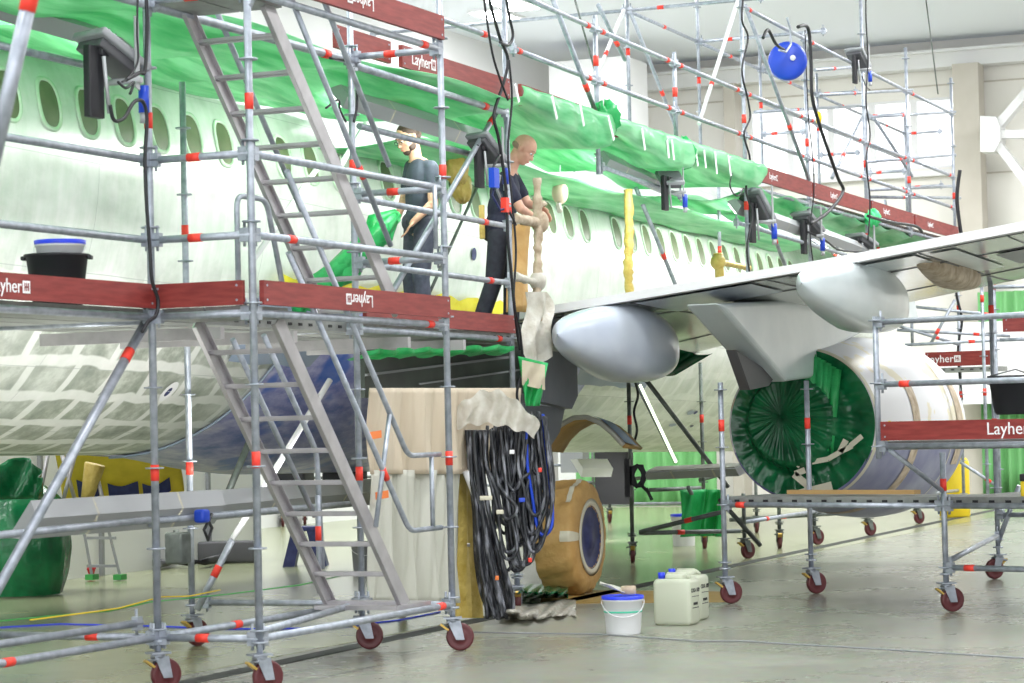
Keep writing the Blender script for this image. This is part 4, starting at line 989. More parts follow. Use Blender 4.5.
blob('jeans',[('e',pv,(.125,.170,.12)),('c',hn,kn,.098,.078),('c',hfp,kf,.098,.078),('c',kn,an,.074,.068),('c',kf,af,.074,.068),('c',pv,hn,.12,.10),('c',pv,hfp,.12,.10)],.011,'jeans',t,5)
for a in(an,af): blob('shoe',[('c',a-Z3*.055,a-Z3*.06-RR*.17,.045,.036),('c',a-Z3*.02,a-Z3*.05,.05,.05)],.010,'black',t)
blob('hair',[('e',HP(-.024,0,.050),(.108,.091,.086),HA),('e',HP(-.055,0,.01),(.072,.090,.062),HA)],.006,'hair',t,3)
blob('beard',[('e',HP(.048,0,-.082),(.041,.046,.034),HA),('e',HP(.02,.046,-.055),(.040,.020,.036),HA),('e',HP(.02,-.046,-.055),(.040,.020,.036),HA),('e',HP(.074,0,-.042),(.019,.030,.007),HA)],.005,'hair',t,3)
for s in(-1,1):
    MB().ell(HP(.075,s*.030,.008),(.010,.014,.009),'white',10,HA).ell(HP(.0835,s*.030,.007),(.004,.006,.006),'black',8,HA).build('eye',t)
    MB().path([HP(.084,s*.014,.032),HP(.084,s*.032,.037),HP(.072,s*.050,.030)],.0045,'hair',5).build('eyebrow',t)
mb=MB()
for s in(-1,1):
    mb.path([HP(.094,s*.031+.021*math.cos(a*PI/6),.006+.016*math.sin(a*PI/6)) for a in range(13)],.0022,'black',5); mb.path([HP(.094,s*.052,.010),HP(.06,s*.078,.012),HP(-.005,s*.083,.010)],.002,'black',5)
mb.path([HP(.094,-.010,.008),HP(.098,0,.011),HP(.094,.010,.008)],.002,'black',5); mb.build('glasses',t)
MB().path([HP(.0905,-.020,-.058),HP(.0945,0,-.057),HP(.0905,.020,-.058)],.0028,'red',5).build('mouth',t)
# green film he holds
J=mk(119)
mb=MB(); rd=random.Random(5)
for k in range(13):
    o=lambda a: rd.uniform(-a,a)
    mb.path([J(396+o(3),214+o(5),o(.1)),J(380+o(6),228+o(8),o(.15)),J(365+o(5),248+o(8),o(.15)),J(345+o(7),268+o(7),o(.15)),J(318+o(8),290+o(8),o(.2)),J(300+o(10),306+o(6),o(.2))],.06,'film_mid',7,rs=[.03,.09,.085,.075,.06,.04])
tag(mb.build('green_film'),'bunched bright green film trailing from the bearded worker down to the platform','plastic film')
# ================================================================ PROPS
def bucket(name,c,h,r0,r1,m,label,cat,lid=None,band=None,handle=True,tilt=0,writing=False,open_=False,group=None):
    t=thing(name,label,cat,c,group); mb=MB(); 
    prof=[(0,0),(r0*.97,0),(r0,.01),(r1,h-.035),(r1+.006,h-.034),(r1+.007,h-.018),(r1,h-.016),(r1,h),(r1-.006,h),(r0-.008,.02),(0,.018)]
    mb.lathe(c,Z3,prof,m,36); mb.build('body',t)
    if lid: MB().lathe(V(c)+Z3*(h-.006),Z3,[(r1+.010,-.014),(r1+.012,.010),(r1+.004,.013),(r1-.008,.006),(0,.005)],lid,36).build('lid',t)
    if band: MB().lathe(V(c)+Z3*h*.60,Z3,[(r0+(r1-r0)*.6+.001,-.006),(r0+(r1-r0)*.6+.004,-.005),(r0+(r1-r0)*.6+.004,.007),(r0+(r1-r0)*.6+.001,.008)],band,36).build('stripe',t)
    if handle:
        pts=[V(c)+right0*(-math.cos(a)*(r1+.012))-fwd0*(math.sin(a)*(r1+.012))*.9+Z3*(h-.03-.12*math.sin(a)) for a in[PI*k/14 for k in range(15)]]
        MB().path(pts,.0035,'white',6).build('handle',t)
    return t
bc=onz(623.5,634); bucket('bucket',bc,.285,.130,.150,'bucketwhite','white plastic bucket with blue lid and green stripe on the near floor','bucket','lidblue','teal')
bt=bc+Z3*.293
# respirator / wipes on the lid
tag(MB().grid(lambda s,t:bt+right0*(-.17+.22*s)+fwd0*(-.05+.12*t)+Z3*(.085-.07*s+.012*math.sin(s*6+t*5)+.008),14,8,'sheet').build('cloth'),'folded pale cloth lying across the blue lid of the near bucket','cloth')
solid(bpy.data.objects['cloth'],.006)
tag(MB().lathe(bt+right0*.045+Z3*.006,Z3,[(0,0),(.055,0),(.058,.01),(.058,.055),(.05,.062),(.02,.064),(.02,.03),(0,.03)],'paper_pale',26).lathe(bt+right0*.045+Z3*.066,Z3,[(.028,0),(.040,.002),(.028,.004)],'navy',20).build('tape_roll'),'roll of tape sitting on the blue bucket lid','tape roll')
def canister(c,ang,label):
    t=thing('canister',label,'canister',c,'pale canisters on the floor'); x=V((math.cos(ang),math.sin(ang),0)); y=V((-x.y,x.x,0)); h=.385
    mb=MB().box(c+Z3*h*.47,(.315,.235,h*.94),'canister',(x,y,Z3),.035)
    mb.box(c+Z3*(h*.96)+x*.01,(.16,.16,.06),'canister',(x,y,Z3),.025); mb.build('body',t)
    mb=MB().path([c+x*-.08+Z3*(h*.97),c+x*-.07+Z3*(h+.012),c+x*.07+Z3*(h+.012),c+x*.12+Z3*(h*.95)],.014,'canister',8); mb.build('handle',t)
    MB().tube(c-x*.105-y*.04+Z3*h*.94,c-x*.105-y*.04+Z3*(h+.025),.028,'lidblue',16).build('cap',t)
    return t,x,y,h
xr_=right0; ang=math.atan2(right0.y,right0.x)-.42
ca,cb=onz(678,625.5),onz(688,620.5)
for c,l in((ca,'front pale plastic canister with blue cap standing on the floor beside the white bucket'),(cb,'rear pale canister half hidden behind the other canister')):
    t,x,y,h=canister(c+fwd0*.1,ang,l)
    cc=c+fwd0*.1
    fx=cc+x*.159
    for k,(w_,tx) in enumerate(((.035,'OXA 109'),(.0,'~~~~'))):
        lettering(('OXA 109','mnm')[k],fx+Z3*(.27-.10*k),y if y.dot(TC)<0 else -y,Z3,.035,t,'black','handwriting')
    MB().beam(fx-y*.08+Z3*.225,fx+y*.08+Z3*.222,.002,.005,'black').beam(fx-y*.07+Z3*.135,fx+y*.07+Z3*.135,.002,.006,'black').build('underline',t)
# floor cable
tag(MB().path([onz(x,y,.006) for x,y in((470,632),(520,633),(600,634),(640,637),(700,641),(745,641),(790,644),(845,647),(880,649),(960,654),(1040,659))],.0055,'midgrey',6).build('cable'),'thin grey cable lying across the near floor behind the white bucket','cable')
tag(MB().path([onz(x,y,.008) for x,y in((-10,628),(60,624),(150,626),(230,629),(330,628),(400,620),(440,612))],.008,'lidblue',6).build('cable'),'thin blue cable on the floor beneath the stair tower','cable')
tag(MB().path([onz(x,y,.46) for x,y in((-10,622),(50,616),(110,611),(150,602),(190,598),(230,594),(300,585),(345,575))],.005,'jacks',6).path([onz(x,y,.47) for x,y in((30,620),(100,611),(120,608),(160,597),(190,596),(220,590))],.005,'yellow',6).build('cable'),'yellow and green cable tied along the lower scaffold tubes','cable')
# tub and bucket on the left platform
tc_=onv(57,0,8.55); tc_=V((tc_.x,8.55,2.375)); tc_=V((onv(57,262,8.55).x,8.55,2.375))
t=thing('tub','black round plastic tub standing on the left platform','tub',tc_); 
MB().lathe(tc_,Z3,[(0,0),(.145,0),(.15,.01),(.185,.30),(.20,.305),(.20,.32),(.178,.32),(.145,.02),(0,.02)],'black',36).build('body',t)
for s in(-1,1): MB().box(tc_+right0*s*.20+Z3*.30,(.03,.08,.025),'black',(right0,fwd0,Z3),.006).build('handle',t)
bucket('bucket',tc_+Z3*.03+right0*.02,.37,.125,.145,'bucketwhite','white bucket with blue lid standing inside the black tub on the left platform','bucket','lidblue',None)
# flood lamps
def flood(x,y,v,s,label,yaw=0,tilt=35,flip=1,w=.40):
    c=onv(x,y,v); t=thing('flood_lamp',label,'work lamp',c,'black work lamps on the scaffold')
    M=Matrix.Rotation(math.radians(yaw),3,'Z')@Matrix.Rotation(math.radians(tilt)*flip,3,'Y'); X=M@V((1,0,0));Y=M@V((0,1,0));Z=M@V((0,0,1))
    S=s
    MB().box(c,(w*S,.30*S,.05*S),'midgrey',(X,Y,Z),.012*S).box(c-Z*.05*S,(w*.8*S,.24*S,.06*S),'darkgrey',(X,Y,Z),.01*S).build('housing',t)
    mb=MB(); 
    for k in range(7): mb.box(c+Z*.03*S+X*(k-3)*.05*S,(.006*S,.26*S,.02*S),'midgrey',(X,Y,Z))
    mb.build('cooling_fin',t)['kind']='stuff'
    MB().box(c+V((-.20*S,0,-.20*S)),(.15*S,.05*S,.42*S),'black',None,.008).tube(c+V((-.17*S,-.05*S,-.05*S)),c+V((-.12*S,-.05*S,-.38*S)),.012*S,'lampgrey').box(c+V((-.10*S,0,-.02*S)),(.16*S,.10*S,.05*S),'black',None,.008).build('barn_door',t)
    MB().box(c+V((.0,-.17*S,-.02*S)),(.035*S,.012*S,.42*S),'lampgrey',(X,Y,V((0,0,1)))).tube(c+V((0,-.2*S,-.18*S)),c+V((0,.1*S,-.18*S)),.02*S,'lampgrey').build('bracket',t)
    MB().tube(c+V((.1*S,-.15*S,-.20*S)),c+V((.1*S,-.15*S,-.36*S)),.032*S,'blue',12).tube(c+V((.1*S,-.15*S,-.36*S)),c+V((.1*S,-.15*S,-.42*S)),.026*S,'lampgrey',12).build('plug',t)
    return t
flood(112,52,8.35,1.05,'large black flood lamp with blue plug before the cabin windows, top left',-20,30)
flood(487,148,8.45,.85,'black flood lamp with blue plug in front of the bald worker',-20,42)
flood(670,178,8.7,.85,'black flood lamp hanging on the rail above the wrapped golden pole',30,25,-1)
flood(757,205,8.85,1.1,'black flood lamp on the gallery post above the T shaped wrapped rail',-20,50)
flood(808,222,8.9,1.0,'black flood lamp with blue plugs at the post above the whitish flap fairing',-20,35)
flood(858,58,9.0,.9,'small dark flood lamp high on the far post above the long window',-10,40)
flood(862,240,9.05,1.0,'flood lamp at the far post just above the wing edge',-20,20)
# fluorescent troughs
def trough(p,q,label,w=.17,m='lampgrey',glow=True,up=False,tape=True,wrap=False,pw=9):
    p=V(p);q=V(q); t=thing('light_trough',label,'light fixture',(p+q)/2,'grey fluorescent light troughs'); d=(q-p).normalized(); z0=V((0,.80,.60 if up else -.60)); z0=(z0-d*z0.dot(d)).normalized(); y=z0.cross(d).normalized(); z=z0; sg=1
    prof=[p+y*(-w/2)-z*sg*.03,p+y*(-w/2)+z*sg*.03,p+y*(-w*.3)-z*sg*.09*-1*-1,p+y*(w*.3)-z*sg*.09,p+y*(w/2)+z*sg*.03]
    prof=[p-y*w/2+z*sg*.05,p-y*w*.28-z*sg*.05,p+y*w*.28-z*sg*.05,p+y*w/2+z*sg*.05]
    o=MB().prism([a+d*(q-p).length/2 for a in prof],d*(q-p).length,m).build('housing',t)
    MB().box((p+q)/2+z*sg*.055,((q-p).length-.06,w*.7,.015),'glow' if glow else 'sheet',(d,y,z)).build('tube_cover',t)
    if glow:
        l=bpy.data.lights.new('trough_light','AREA'); l.shape='RECTANGLE'; l.size=(q-p).length*.9; l.size_y=w*.6; l.energy=pw
        lo=bpy.data.objects.new('trough_light',l); C.objects.link(lo); lo.matrix_world=Matrix.Translation((p+q)/2+z*.08)@Matrix((d,(-z).cross(d),-z)).transposed().to_4x4()
    if tape:
        for k in(.3,.75): 
            c=p.lerp(q,k); MB().prism([a-p+c for a in prof],d*.025,'tape').build('strap',t).scale=(1,1,1)
    return t
trough(onv(-30,-6,8.9),onv(126,40,8.9),'grey light trough under the green film at the top left corner',.22)
trough(onv(340,94,8.75),onv(486,140,8.75),'grey light trough above the heads of the two workers',.20)
trough(onv(603,158,8.95),onv(665,186,8.95),'grey light trough hanging right of the bald worker',.20)
trough(onv(735,205,9.0),onv(800,228,9.0),'grey light trough between the two right flood lamps',.20)
trough(onv(806,228,9.05),onv(872,252,9.05),'grey light trough nearest the wing edge',.20)
ledger(onv(-20,41,8.7),onv(99,68,8.7),LP,'light_rail',heads=True); ledger(onv(359,126,8.55),onv(470,154,8.55),WP,'light_rail',heads=False)
ledger(onv(600,166,8.8),onv(682,196,8.8),GA,'light_rail'); ledger(onv(735,222,8.9),onv(868,262,8.9),GA,'light_rail')
t=trough(onv(25,524,8.75),onv(215,510,8.75),'plastic covered light trough low at the left, in front of the step ladder',.28,'lampgrey',True,True)
trough(onv(215,508,8.9),onv(375,494,8.9),'plastic covered light trough low behind the lower stair ladder',.24,'lampgrey',True,True)
ledger(onv(-20,537,8.6),onv(150,520,8.6),LP,'light_rail',heads=False); ledger(onv(150,521,8.7),onv(360,503,8.7),WP,'light_rail')
brace([onv(197,610,9.5),onv(232,540,9.3)],WP,.026,'steel',(.55,)); brace([onv(232,540,9.3),onv(330,380,9.0)],WP,.024,'white'); brace([onv(225,500,10.5),onv(250,440,10.5)],WP,.03,'steel_dark')
brace([onz(184,475,1.2),onz(178,545,.6)],WP,.024,'steel_dark') if False else None
p=ats(578,466,75);q=ats(608,466,74); trough(p,q,'bright light trough standing on the far trolley behind the wrapped wheel',.3,'white',True,False,False)
MB
trough(ats(650,474,88),ats(742,470,90),'light trough lying on the dark scaffold under the wing',.30,'lampgrey',False,True)
tag(MB().tube(ats(640,385,92),ats(676,462,90),.016,'glow_soft',8).build('light_tube'),'glowing slanting light tube under the wing in front of the fuselage','light tube')
tag(MB().box(ats(614,468,72),(.2,.5,1.0),'black').build('cabinet'),'black upright cabinet on the far trolley behind the wrapped wheel','cabinet')
# cables on poles
def cable(pts,v,label,r=.012,m='black',cat='cable',s=None,name='cable',group=None):
    Q=[(onv(x,y,v) if s is None else ats(x,y,s)) for x,y in pts]; out=[]
    for i in range(len(Q)-1):
        a=Q[max(i-1,0)];b=Q[i];c=Q[i+1];d=Q[min(i+2,len(Q)-1)]
        for k in range(6):
            t=k/6; out.append(.5*((2*b)+(c-a)*t+(2*a-5*b+4*c-d)*t*t+(3*b-a-3*c+d)*t**3))
    out.append(Q[-1]); o=MB().path(out,r,m,7).build(name); return tag(o,label,cat,group)
cable([(146,-10),(147,30),(145,70),(139,73),(126,80)],8.1,'black cable dropping beside the left pole to the large flood lamp')
cable([(110,105),(114,120),(124,118),(134,102),(143,102),(147,120),(145,160),(147,210),(150,250),(152,280),(158,300),(156,315),(148,322),(142,332)],8.1,'black cable looping from the large flood lamp down the left pole')
cable([(138,-10),(137,30),(138,60),(130,76),(122,82)],8.1,'second black cable on the inner side of the left pole',.007)
cable([(487,-10),(492,10),(500,38),(508,60),(503,85),(494,115),(499,140),(506,190),(508,240),(511,270),(516,320),(520,350)],8.3,'thick black cable hanging down the tall post left of the bald worker',.014)
cable([(505,-10),(509,15),(513,35),(508,45),(500,42)],8.28,'black cable loop at the top of the tall post',.013); cable([(509,60),(512,100),(508,150),(512,200),(516,250),(514,300),(520,330),(524,368)],8.25,'black cable bundle down the right side of the tall post',.010)
cable([(483,-10),(487,20),(494,60),(508,100)],8.2,'outer black cable curving into the tall post',.010)
cable([(744,-10),(742,20),(748,38),(742,70),(748,100),(750,118),(744,135),(750,160),(746,190),(752,215),(747,250),(752,285)],8.7,'wavy black cable down the gallery post at the upper centre',.012)
cable([(798,27),(808,28),(811,60),(812,95),(818,120),(828,150),(838,178),(843,192),(828,212),(810,224)],8.6,'thick black cable hanging from a hook past the yellow disc',.022)
cable([(866,-10),(866,20),(868,60),(866,100),(870,135),(866,160),(870,200),(868,240)],8.8,'black cable running down the far tall post',.011)
cable([(805,30),(808,110),(812,150),(814,190),(810,230),(813,262)],8.8,'thin black cable down the gallery post beside the yellow disc',.008)
cable([(760,282),(800,280),(850,282)],8.8,'thin taut black cable just above the wing edge',.008); cable([(808,232),(825,240),(840,250),(870,252)],8.8,'black cable sagging between the flood lamps above the wing',.014); cable([(868,216),(890,222),(915,226),(922,232)],8.8,'black cable sleeve below the far toe board',.022)
cable([(330,58),(348,62),(356,80),(357,105),(354,122)],8.1,'black cable curving down beside the upper stair ladder',.010); cable([(326,108),(338,100),(340,110),(346,122)],8.1,'small black cable loop at the light trough',.009)
cable([(500,155),(492,172),(498,190),(506,205),(516,225)],8.2,'black cable tangle behind the tall post',.010); cable([(118,82),(126,88),(134,82),(130,94)],8.0,'short black cable end at the large flood lamp',.009)
cable([(957,240),(961,260),(956,290),(962,320),(958,350),(962,400)],None,'black cable on the far scaffold post beside the column',.02,s=66)
cable([(960,170),(957,200),(962,240)],None,'black hose along the end of the gallery',.03,s=64)
cable([(733,170),(730,186),(737,196),(744,188)],8.6,'black cable loop hanging from the light trough',.008); cable([(634,378),(638,395),(634,412),(637,430),(633,446)],None,'black cable hooked along the first dark pole under the wing',.014,s=92)
cable([(763,38),(768,30),(776,44),(784,50)],8.9,'black strap holding the blue reel',.02); cable([(862,76),(866,86),(870,90)],8.9,'small loop of cable under the high lamp',.008)
# hoses on the coupling at the centre post
tag(MB().path([onv(x,y,8.15) for x,y in((493,170),(500,176),(497,190),(503,204),(510,206))],.012,'midgrey',7).path([onv(x,y,8.12) for x,y in((496,182),(492,195),(500,210),(508,208))],.010,'navy',7).box(onv(494,178,8.1),(.10,.05,.16),'blue').box(onv(505,205,8.12),(.06,.05,.12),'redtape').build('hose_coupling'),'tangle of grey and blue air hoses clamped on the tall post','hose')
t=thing('cable_reel','blue round reel hanging on a steel hook high on the gallery rail','reel',onv(790,60,8.95)); rc=onv(790,61,8.95)
MB().lathe(rc-V((.05,.0,0)).normalized()*.09,V((1,.35,0)),[(0,0),(.19,.0),(.235,.03),(.24,.09),(.235,.15),(.19,.18),(0,.18)],'blue',32).build('drum',t)
MB().lathe(rc+V((-.11,-.07,.02)),V((1,.35,0)),[(0,0),(.035,0),(.03,-.01),(0,-.012)],'white',16).build('hub',t)
MB().path([onv(787,18,8.85),onv(790,28,8.85),onv(791,44,8.85),onv(786,52,8.85),onv(779,50,8.85)],.014,'steel',8).build('hook',t)
tag(MB().lathe(onv(817,118,8.75),V((.6,-1,0)),[(0,0),(.07,0),(.085,.02),(.07,.045),(0,.05)],'yellow',24).build('warning_disc'),'small yellow disc on the gallery post below the blue reel','disc')
# ---- drapes
def drapef(x0,x1,y0,y1,v,amp,fq,ph=0):
    def f(s,t):
        x=lerp(x0,x1,s); y=lerp(y0,y1,t)
        return onv(x,y,v)+V((0,amp*(.3+.7*t)*math.sin(s*fq+ph+.6*math.sin(t*4))+amp*.4*math.sin(s*fq*2.7+t*2),0))
    return f
o=filmo('beige_drape',drapef(370,520,388,474,8.33,.045,32),70,16,'drape','beige masking drape hanging below the platform, upper layer'); 
o=filmo('plastic_drape',drapef(374,462,470,603,8.36,.05,26,1),60,20,'sheet','pale plastic sheet hanging from the beige drape down to the floor')
tag(MB().grid(drapef(455,480,440,618,8.45,.04,12),14,20,'paper_gold').build('brown_sheet'),'brown paper sheet behind the left edge of the hose bundle','paper')
for x,y,l in((375,435,'upper orange tape strip on the beige drape'),(382,495,'lower orange tape strip on the plastic drape')):
    tag(MB().beam(onv(x-6,y+1,8.26),onv(x+6,y-1,8.26),.01,.055,'orangetape').build('tape_strip'),l,'tape')
# ---- hose bundle
HB=thing('hose_bundle','big bundle of dark hoses in clear plastic hanging to the floor beside the wheel','hose bundle',onz(495,622))
rd=random.Random(11); J=mk(124)
for k in range(20):   # left bunch going to the floor
    a=k/19; x0=466+a*16; dz=rd.uniform(-.1,.1)
    pts=[(x0+rd.uniform(-2,2),430,dz),(469+a*14,470,dz),(474+a*15,510,dz*.8),(476+a*26,560,dz),(482+a*30,595,dz),(488+a*24+rd.uniform(-4,4),616+rd.uniform(-4,4),dz)]
    Q=[J(*p) for p in pts]; out=[]
    for i in range(len(Q)-1):
        A_=Q[max(i-1,0)];B_=Q[i];C_=Q[i+1];D_=Q[min(i+2,len(Q)-1)]
        for q in range(5): t_=q/5; out.append(.5*((2*B_)+(C_-A_)*t_+(2*A_-5*B_+4*C_-D_)*t_*t_+(3*B_-A_-3*C_+D_)*t_**3))
    out.append(Q[-1]); MB().path(out,rd.uniform(.014,.022),'hose',8,).build('hose',HB)
for k in range(30):   # loops
    a=rd.random(); x0=484+a*52; xb=498+a*44+rd.uniform(-8,8); yb=rd.uniform(500,585)-a*30; x1=x0+rd.uniform(6,18); dz=rd.uniform(-.15,.12)
    x1=min(x1,548); top=rd.uniform(424,434)-a*14
    pts=[(x0,top,dz),(x0+rd.uniform(-5,5),460,dz+rd.uniform(-.05,.05)),(xb-8,(460+yb)/2,dz),(xb-3,yb-8,dz),(xb+4,yb,dz-.02),(min(552,xb+12),yb-12,dz-.03),(min(553,x1+6),(450+yb)/2,dz),(x1,top+20,dz),(x1-2,top,dz)]
    Q=[J(*p) for p in pts]; out=[]
    for i in range(len(Q)-1):
        A_=Q[max(i-1,0)];B_=Q[i];C_=Q[i+1];D_=Q[min(i+2,len(Q)-1)]
        for q in range(5): t_=q/5; out.append(.5*((2*B_)+(C_-A_)*t_+(2*A_-5*B_+4*C_-D_)*t_*t_+(3*B_-A_-3*C_+D_)*t_**3))
    out.append(Q[-1]); o=MB().path(out,rd.uniform(.012,.02),'hose' if k!=14 else 'blue',8).build('hose',HB)
for (x,y,w,m_) in((500,512,.06,'tape'),(486,498,.10,'tape'),(512,452,.04,'white'),(530,560,.03,'redtape'),(522,500,.05,'blue'),(540,470,.03,'redtape'),(497,578,.03,'orangetape')):
    MB().box(J(x,y,-.2),(w,.03,.035),m_,(right0,fwd0,Z3),.006).build('tie',HB)
cap=MB().grid(lambda s,t:J(lerp(448,537,s)+3*math.sin(t*5),lerp(424,398,math.sin(PI*min(1,s*.95+.05)))+lerp(-8,26,t)*(.5+.5*math.sin(PI*s))+2*math.sin(s*30+t*3),-.22+.12*t*0+.25*(1-t)*0+.04*math.sin(s*22))+V((0,0,0)),40,14,'clearwrap').build('plastic_cover',HB)
MB().path([J(468,470,-.05),J(480,500,-.02),J(492,530,.02)],.05,'bucketwhite',12).build('duct',HB)
filmo('floor_plastic',lambda s,t:onz(lerp(500,576,s),lerp(604,620,t)+4*math.sin(s*5)-(1-s)*6,.02+.10*(1-s)*math.sin(PI*t)+.02*math.sin(s*25+t*7)),34,10,'clearwrap','crumpled clear plastic trailing on the floor at the foot of the hose bundle')
filmo('green_film',lambda s,t:onz(lerp(516,568,s),lerp(584,598,t),.03+.16*math.sin(PI*t)*(1-s*.6)+.03*math.sin(s*30+t*9)),34,12,'film_deep','crumpled dark green film on the floor against the wrapped wheel')
tag(MB().grid(lambda s,t:J(lerp(518,548,s*(1-.55*t))+(8*t),lerp(356,406,t)+6*s*(1-t)*1.2,-.25+.05*math.sin(s*9+t*6)),12,14,'film_mid').build('film_rag'),'green plastic rag knotted at the foot of the wrapped guard post','plastic film'); solid(bpy.data.objects['film_rag'],.004)
tag(MB().grid(lambda s,t:J(lerp(522,545,s),lerp(360,385,t)+5*s,-.30+.03*math.sin(s*9+t*6)),8,8,'drape').build('paper_rag'),'peach paper scrap stuck on the green plastic rag','paper')
cable([(527,365),(520,378),(517,395),(520,410)],None,'short dark strap beside the green plastic rag',.012,s=122)
# small valve manifold behind the bundle
tag(MB().tube(J(462,530,.1),J(462,562,.1),.02,'alu').tube(J(458,545,.1),J(470,545,.1),.015,'alu').tube(J(464,528,.1),J(464,560,.1),.012,'alu').box(J(462,548,.1),(.08,.05,.06),'midgrey').build('valve_manifold'),'small metal valve manifold left of the hose bundle','valve')
# ---- lower left clutter
gb=onz(20,596); t=MB().grid(lambda a,t:gb+V((.50*math.cos(2*PI*a),.50*math.sin(2*PI*a),0))*(.82+.2*math.sin(PI*min(1,t*1.1))-.5*max(0,t-.85)/.15*.8)*(1+.03*math.sin(a*90+t*8))+Z3*(.02+1.12*t),50,18,'film_deep',True,True,False).build('wrapped_drum'); tag(t,'drum shaped object wrapped in dark green plastic on the floor at the left edge','wrapped drum')
tag(MB().grid(lambda s,t:ats(lerp(-10,40,s),lerp(468,500,t)-10*math.sin(s*5)*(1-t),104)+V((.3*math.sin(s*PI),0,-.0))+V((.05*math.sin(s*20+t*5),0,0)),16,10,'film_deep').build('green_film'),'dark green film draped over the wrapped drum at the left edge','plastic film'); solid(list(C.objects)[-1],.004)
yp=thing('curved_panel','curved yellow panel with dark navy patches standing under the aircraft belly','panel',ats(120,500,98))
def ypf(s,t): 
    return ats(lerp(55,178,s),lerp(452,512,t)-(18*max(0,(s-.7)/.3)**2*t),98)+CAMZ*(.5*math.sin(t*1.3))
o=MB().grid(ypf,40,16,'yellowpanel').build('skin',yp); solid(o,.02)
for x0,x1,y0,y1 in((103,134,484,500),(138,166,484,500),(72,96,480,498)):
    MB().grid(lambda s,t:ypf((lerp(x0,x1,s)-55)/123,(lerp(y0,y1,t)-452+3*math.sin(s*4))/60)-CAMZ*.04,10,6,'navy').build('patch',yp)
tag(MB().lathe(ats(95,462,100)+Z3*-.02,ats(87,505,100)-ats(97,462,100),[(.0,0),(.10,0),(.105,.01),(.055,.42),(0,.43)],'paper_gold',20).build('paper_cone'),'tapering golden paper wrapped probe hanging from the aircraft belly','wrapped probe')
for (a,b,c,d) in((48,455,40,495),(62,455,75,500),(75,455,62,505),(98,480,104,505)):
    tag(rod(ats(a,b,100),ats(c,d,100),.02,'alu').build('support_rod'),'thin grey support rod standing below the belly at the left','rod','support rods under the belly')
sl=thing('step_ladder','grey step ladder standing behind the low light trough at the left','ladder',onz(105,573))
MB().beam(ats(84,532,92),ats(92,576,92),.05,.03,'midgrey').build('rail',sl); MB().beam(ats(109,532,92),ats(120,576,92),.05,.03,'midgrey').build('rail',sl)
for y in(538,566): MB().beam(ats(87,y,92),ats(116,y,92),.05,.03,'midgrey').build('rung',sl)
for x,y in((92,577),(120,577)): MB().box(ats(x,y,92),(.12,.1,.06),'jacks').build('foot',sl)
bucket('bucket',onz(83,577)+Z3*.0,.12,.12,.14,'red','red plastic bucket behind the step ladder','bucket',None,None,False)
rd=random.Random(3)
for k in range(7):
    y=556+rd.uniform(-5,12); x0=140+rd.uniform(0,30); x1=x0+rd.uniform(50,90)
    pts=[onz(lerp(x0,x1,i/6),y-i*1.6+3*math.sin(i+k),.05+.03*(k%3)) for i in range(7)]
    tag(MB().path(pts,.045,'darkgrey' if k%2 else 'black',8).build('hose_length'),'dark hose lying in the heap on the floor behind the left pole','hose','hoses heaped on the floor')
tag(MB().box(onz(213,552,.14),(1.1,.25,.26),'darkgrey',(right0,fwd0,Z3),.03).build('tool_case'),'long dark case on the floor behind the left pole','case')
mb=MB(); a=onz(306,566)
t=thing('trestle','dark blue plastic trestle on the floor behind the stair ladder','trestle',a)
for sx in(-1,1): MB().prism([a+right0*sx*.19-right0*.07,a+right0*sx*.19+right0*.07,a+right0*sx*.09+right0*.06+Z3*.42,a+right0*sx*.09-right0*.06+Z3*.42],fwd0*.35,'lidblue' if 0 else 'navy').build('leg',t)
MB().box(a+Z3*.44,(.34,.38,.05),'navy',(right0,fwd0,Z3),.01).build('top',t)
bucket('bucket',onz(366,571),.33,.14,.16,'midgrey','grey blue bucket on the floor behind the far stair pole','bucket',None,None,True)
tag(MB().box(onz(455,590,.0)+Z3*.25,(.5,.3,.5),'black',(right0,fwd0,Z3),.02).build('crate'),'black crate behind the stair tower pole beside the plastic drape','crate') if False else None
# dark apparatus around the back
t=thing('undercarriage_stand','dark steel stand with pipes far behind the stair ladder','stand',onz(295,520)); q=onz(285,527)
for k,(x,y) in enumerate(((283,527),(305,525))): qq=onz(x,y); standard((qq.x,qq.y),.25,1.4,t,(),m='steel_dark'); caster(qq,t,.5,'steel_dark')
for z in(.5,.8,1.15): brace([V((q.x,q.y,z)),V((q.x+.5,q.y-2.4,z))],t,.024,'steel_dark',(.3,)); brace([V((q.x,q.y,z)),V((q.x-.4,q.y+1.2,z))],t,.024,'steel_dark')
tag(MB().box(ats(292,483,80),(.3,.5,.45),'black',None,.04).tube(ats(302,470,80),ats(303,495,80),.12,'darkgrey',12).build('motor'),'black motor unit on the dark stand behind the stair ladder','motor')
tag(MB().box(ats(345,487,95),(.3,.4,.35),'black',None,.03).build('flood_lamp'),'black lamp on the low rail behind the stair ladder foot','work lamp')
tag(MB().box(onv(202,516,8.6),(.10,.08,.09),'blue',None,.02).path([onv(206,516,8.6),onv(212,528,8.6),(onv(208,540,8.6)),onv(204,530,8.6),onv(212,514,8.6)],.012,'black',6).build('plug'),'blue plug with looped black cord on the low light trough','plug')
tag(MB().tube(onv(176,530,9.0),onv(178,556,9.0),.02,'steel_dark').box(onv(178,548,9.0),(.14,.14,.22),'steel_dark',None,.02).build('clamp'),'dark clamp hanging under the low light rail behind the left pole','clamp')
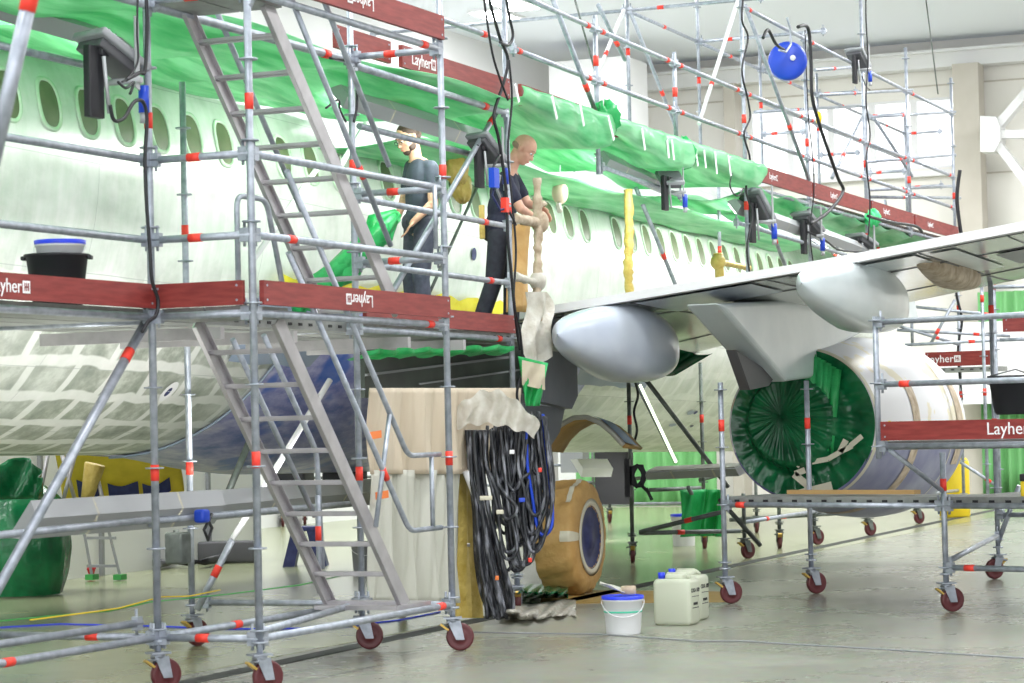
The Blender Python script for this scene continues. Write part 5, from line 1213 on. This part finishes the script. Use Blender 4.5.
# ---- under the wing and right side
filmo('green_film',lambda s,t:ats(lerp(680,723,s),lerp(490,537,t),84)+V((.2*math.sin(s*PI)+.06*math.sin(s*18+t*3),0,0)),30,14,'film_mid','bright green film bag hanging on the dark scaffold under the wing')
bucket('bucket',onz(684,546),.40,.14,.155,'bucketwhite','white bucket with blue rim under the wing beside the green film bag','bucket','lidblue')
filmo('green_film',lambda s,t:ats(lerp(636,712,s),lerp(352,372,t)+3*math.sin(s*9),95)+V((.05*math.sin(s*28),.4*t,0)),30,8,'film_deep','dark green film taped along the wing leading edge above the dark poles')
tag(MB().box(ats(628,478,92),(.06,.06,.42),'black').path([ats(638+6*math.cos(a*.9)*(1+.1*math.sin(a*2.3)),476+11*math.sin(a*.9+.4*math.sin(a*.31)),92) for a in range(44)],.022,'black',6).path([ats(640,484,92),ats(648,492,92),ats(652,500,92),ats(646,488,92)],.02,'black',6).build('cable_coil'),'black coil of cable hanging on the first dark pole under the wing','cable coil')
bb_=ats(1012,412,124); t=thing('tub','black round tub hanging at the right edge above the toe board','tub',bb_)
MB().lathe(bb_-Z3*.02,Z3,[(0,0),(.12,0),(.14,.02),(.175,.27),(.19,.275),(.19,.315),(.17,.315),(.12,.02),(0,.02)],'black',36).build('body',t)
MB().path([bb_+right0*-.18+Z3*.29,bb_+Z3*.34-fwd0*.19,bb_+right0*.18+Z3*.29],.006,'darkgrey',6).build('handle',t)
MB().box(bb_-Z3*.0+fwd0*.05,(.02,.02,.02),'black').build('hook',t)
q=onz(955,517); tag(MB().lathe(V((q.x,q.y,0)),Z3,[(0,0),(.22,0),(.24,.03),(.24,.85),(.20,.92),(0,.93)],'yellow',28).build('barrel'),'yellow barrel on the floor behind the engine nacelle','barrel')
q=at(R1,.93)+nb*.62+pb*.3; tag(MB().box(q+Z3*.06,(.16,.12,.12),'yellow',None,.01).box(q+Z3*.15,(.17,.13,.06),'black',None,.01).build('tool_box'),'small yellow and black box on the low deck at the right edge','box')
# ================================================================ LIGHT
w=bpy.data.worlds.new('world'); bpy.context.scene.world=w; w.use_nodes=True
w.node_tree.nodes['Background'].inputs[0].default_value=(.95,.97,1,1); w.node_tree.nodes['Background'].inputs[1].default_value=1.5
def area(loc,rot,sx,sy,e,col=(1,1,1)):
    l=bpy.data.lights.new('hall_lamp','AREA'); l.shape='RECTANGLE'; l.size=sx; l.size_y=sy; l.energy=e; l.color=col
    o=bpy.data.objects.new('hall_lamp',l); C.objects.link(o); o.location=loc; o.rotation_euler=rot; return o
for u in(6,15,24,33,42):
    for v in(-12,-3,6,15): area((u,v,9.0),(0,0,0),4,1.4,{6:190,15:200,24:210,33:260,42:300}[u])
sc=bpy.context.scene; vs_=sc.view_settings; vs_.view_transform='Standard'; vs_.look='None'; vs_.gamma=1; vs_.exposure=1.2; vs_.use_curve_mapping=False
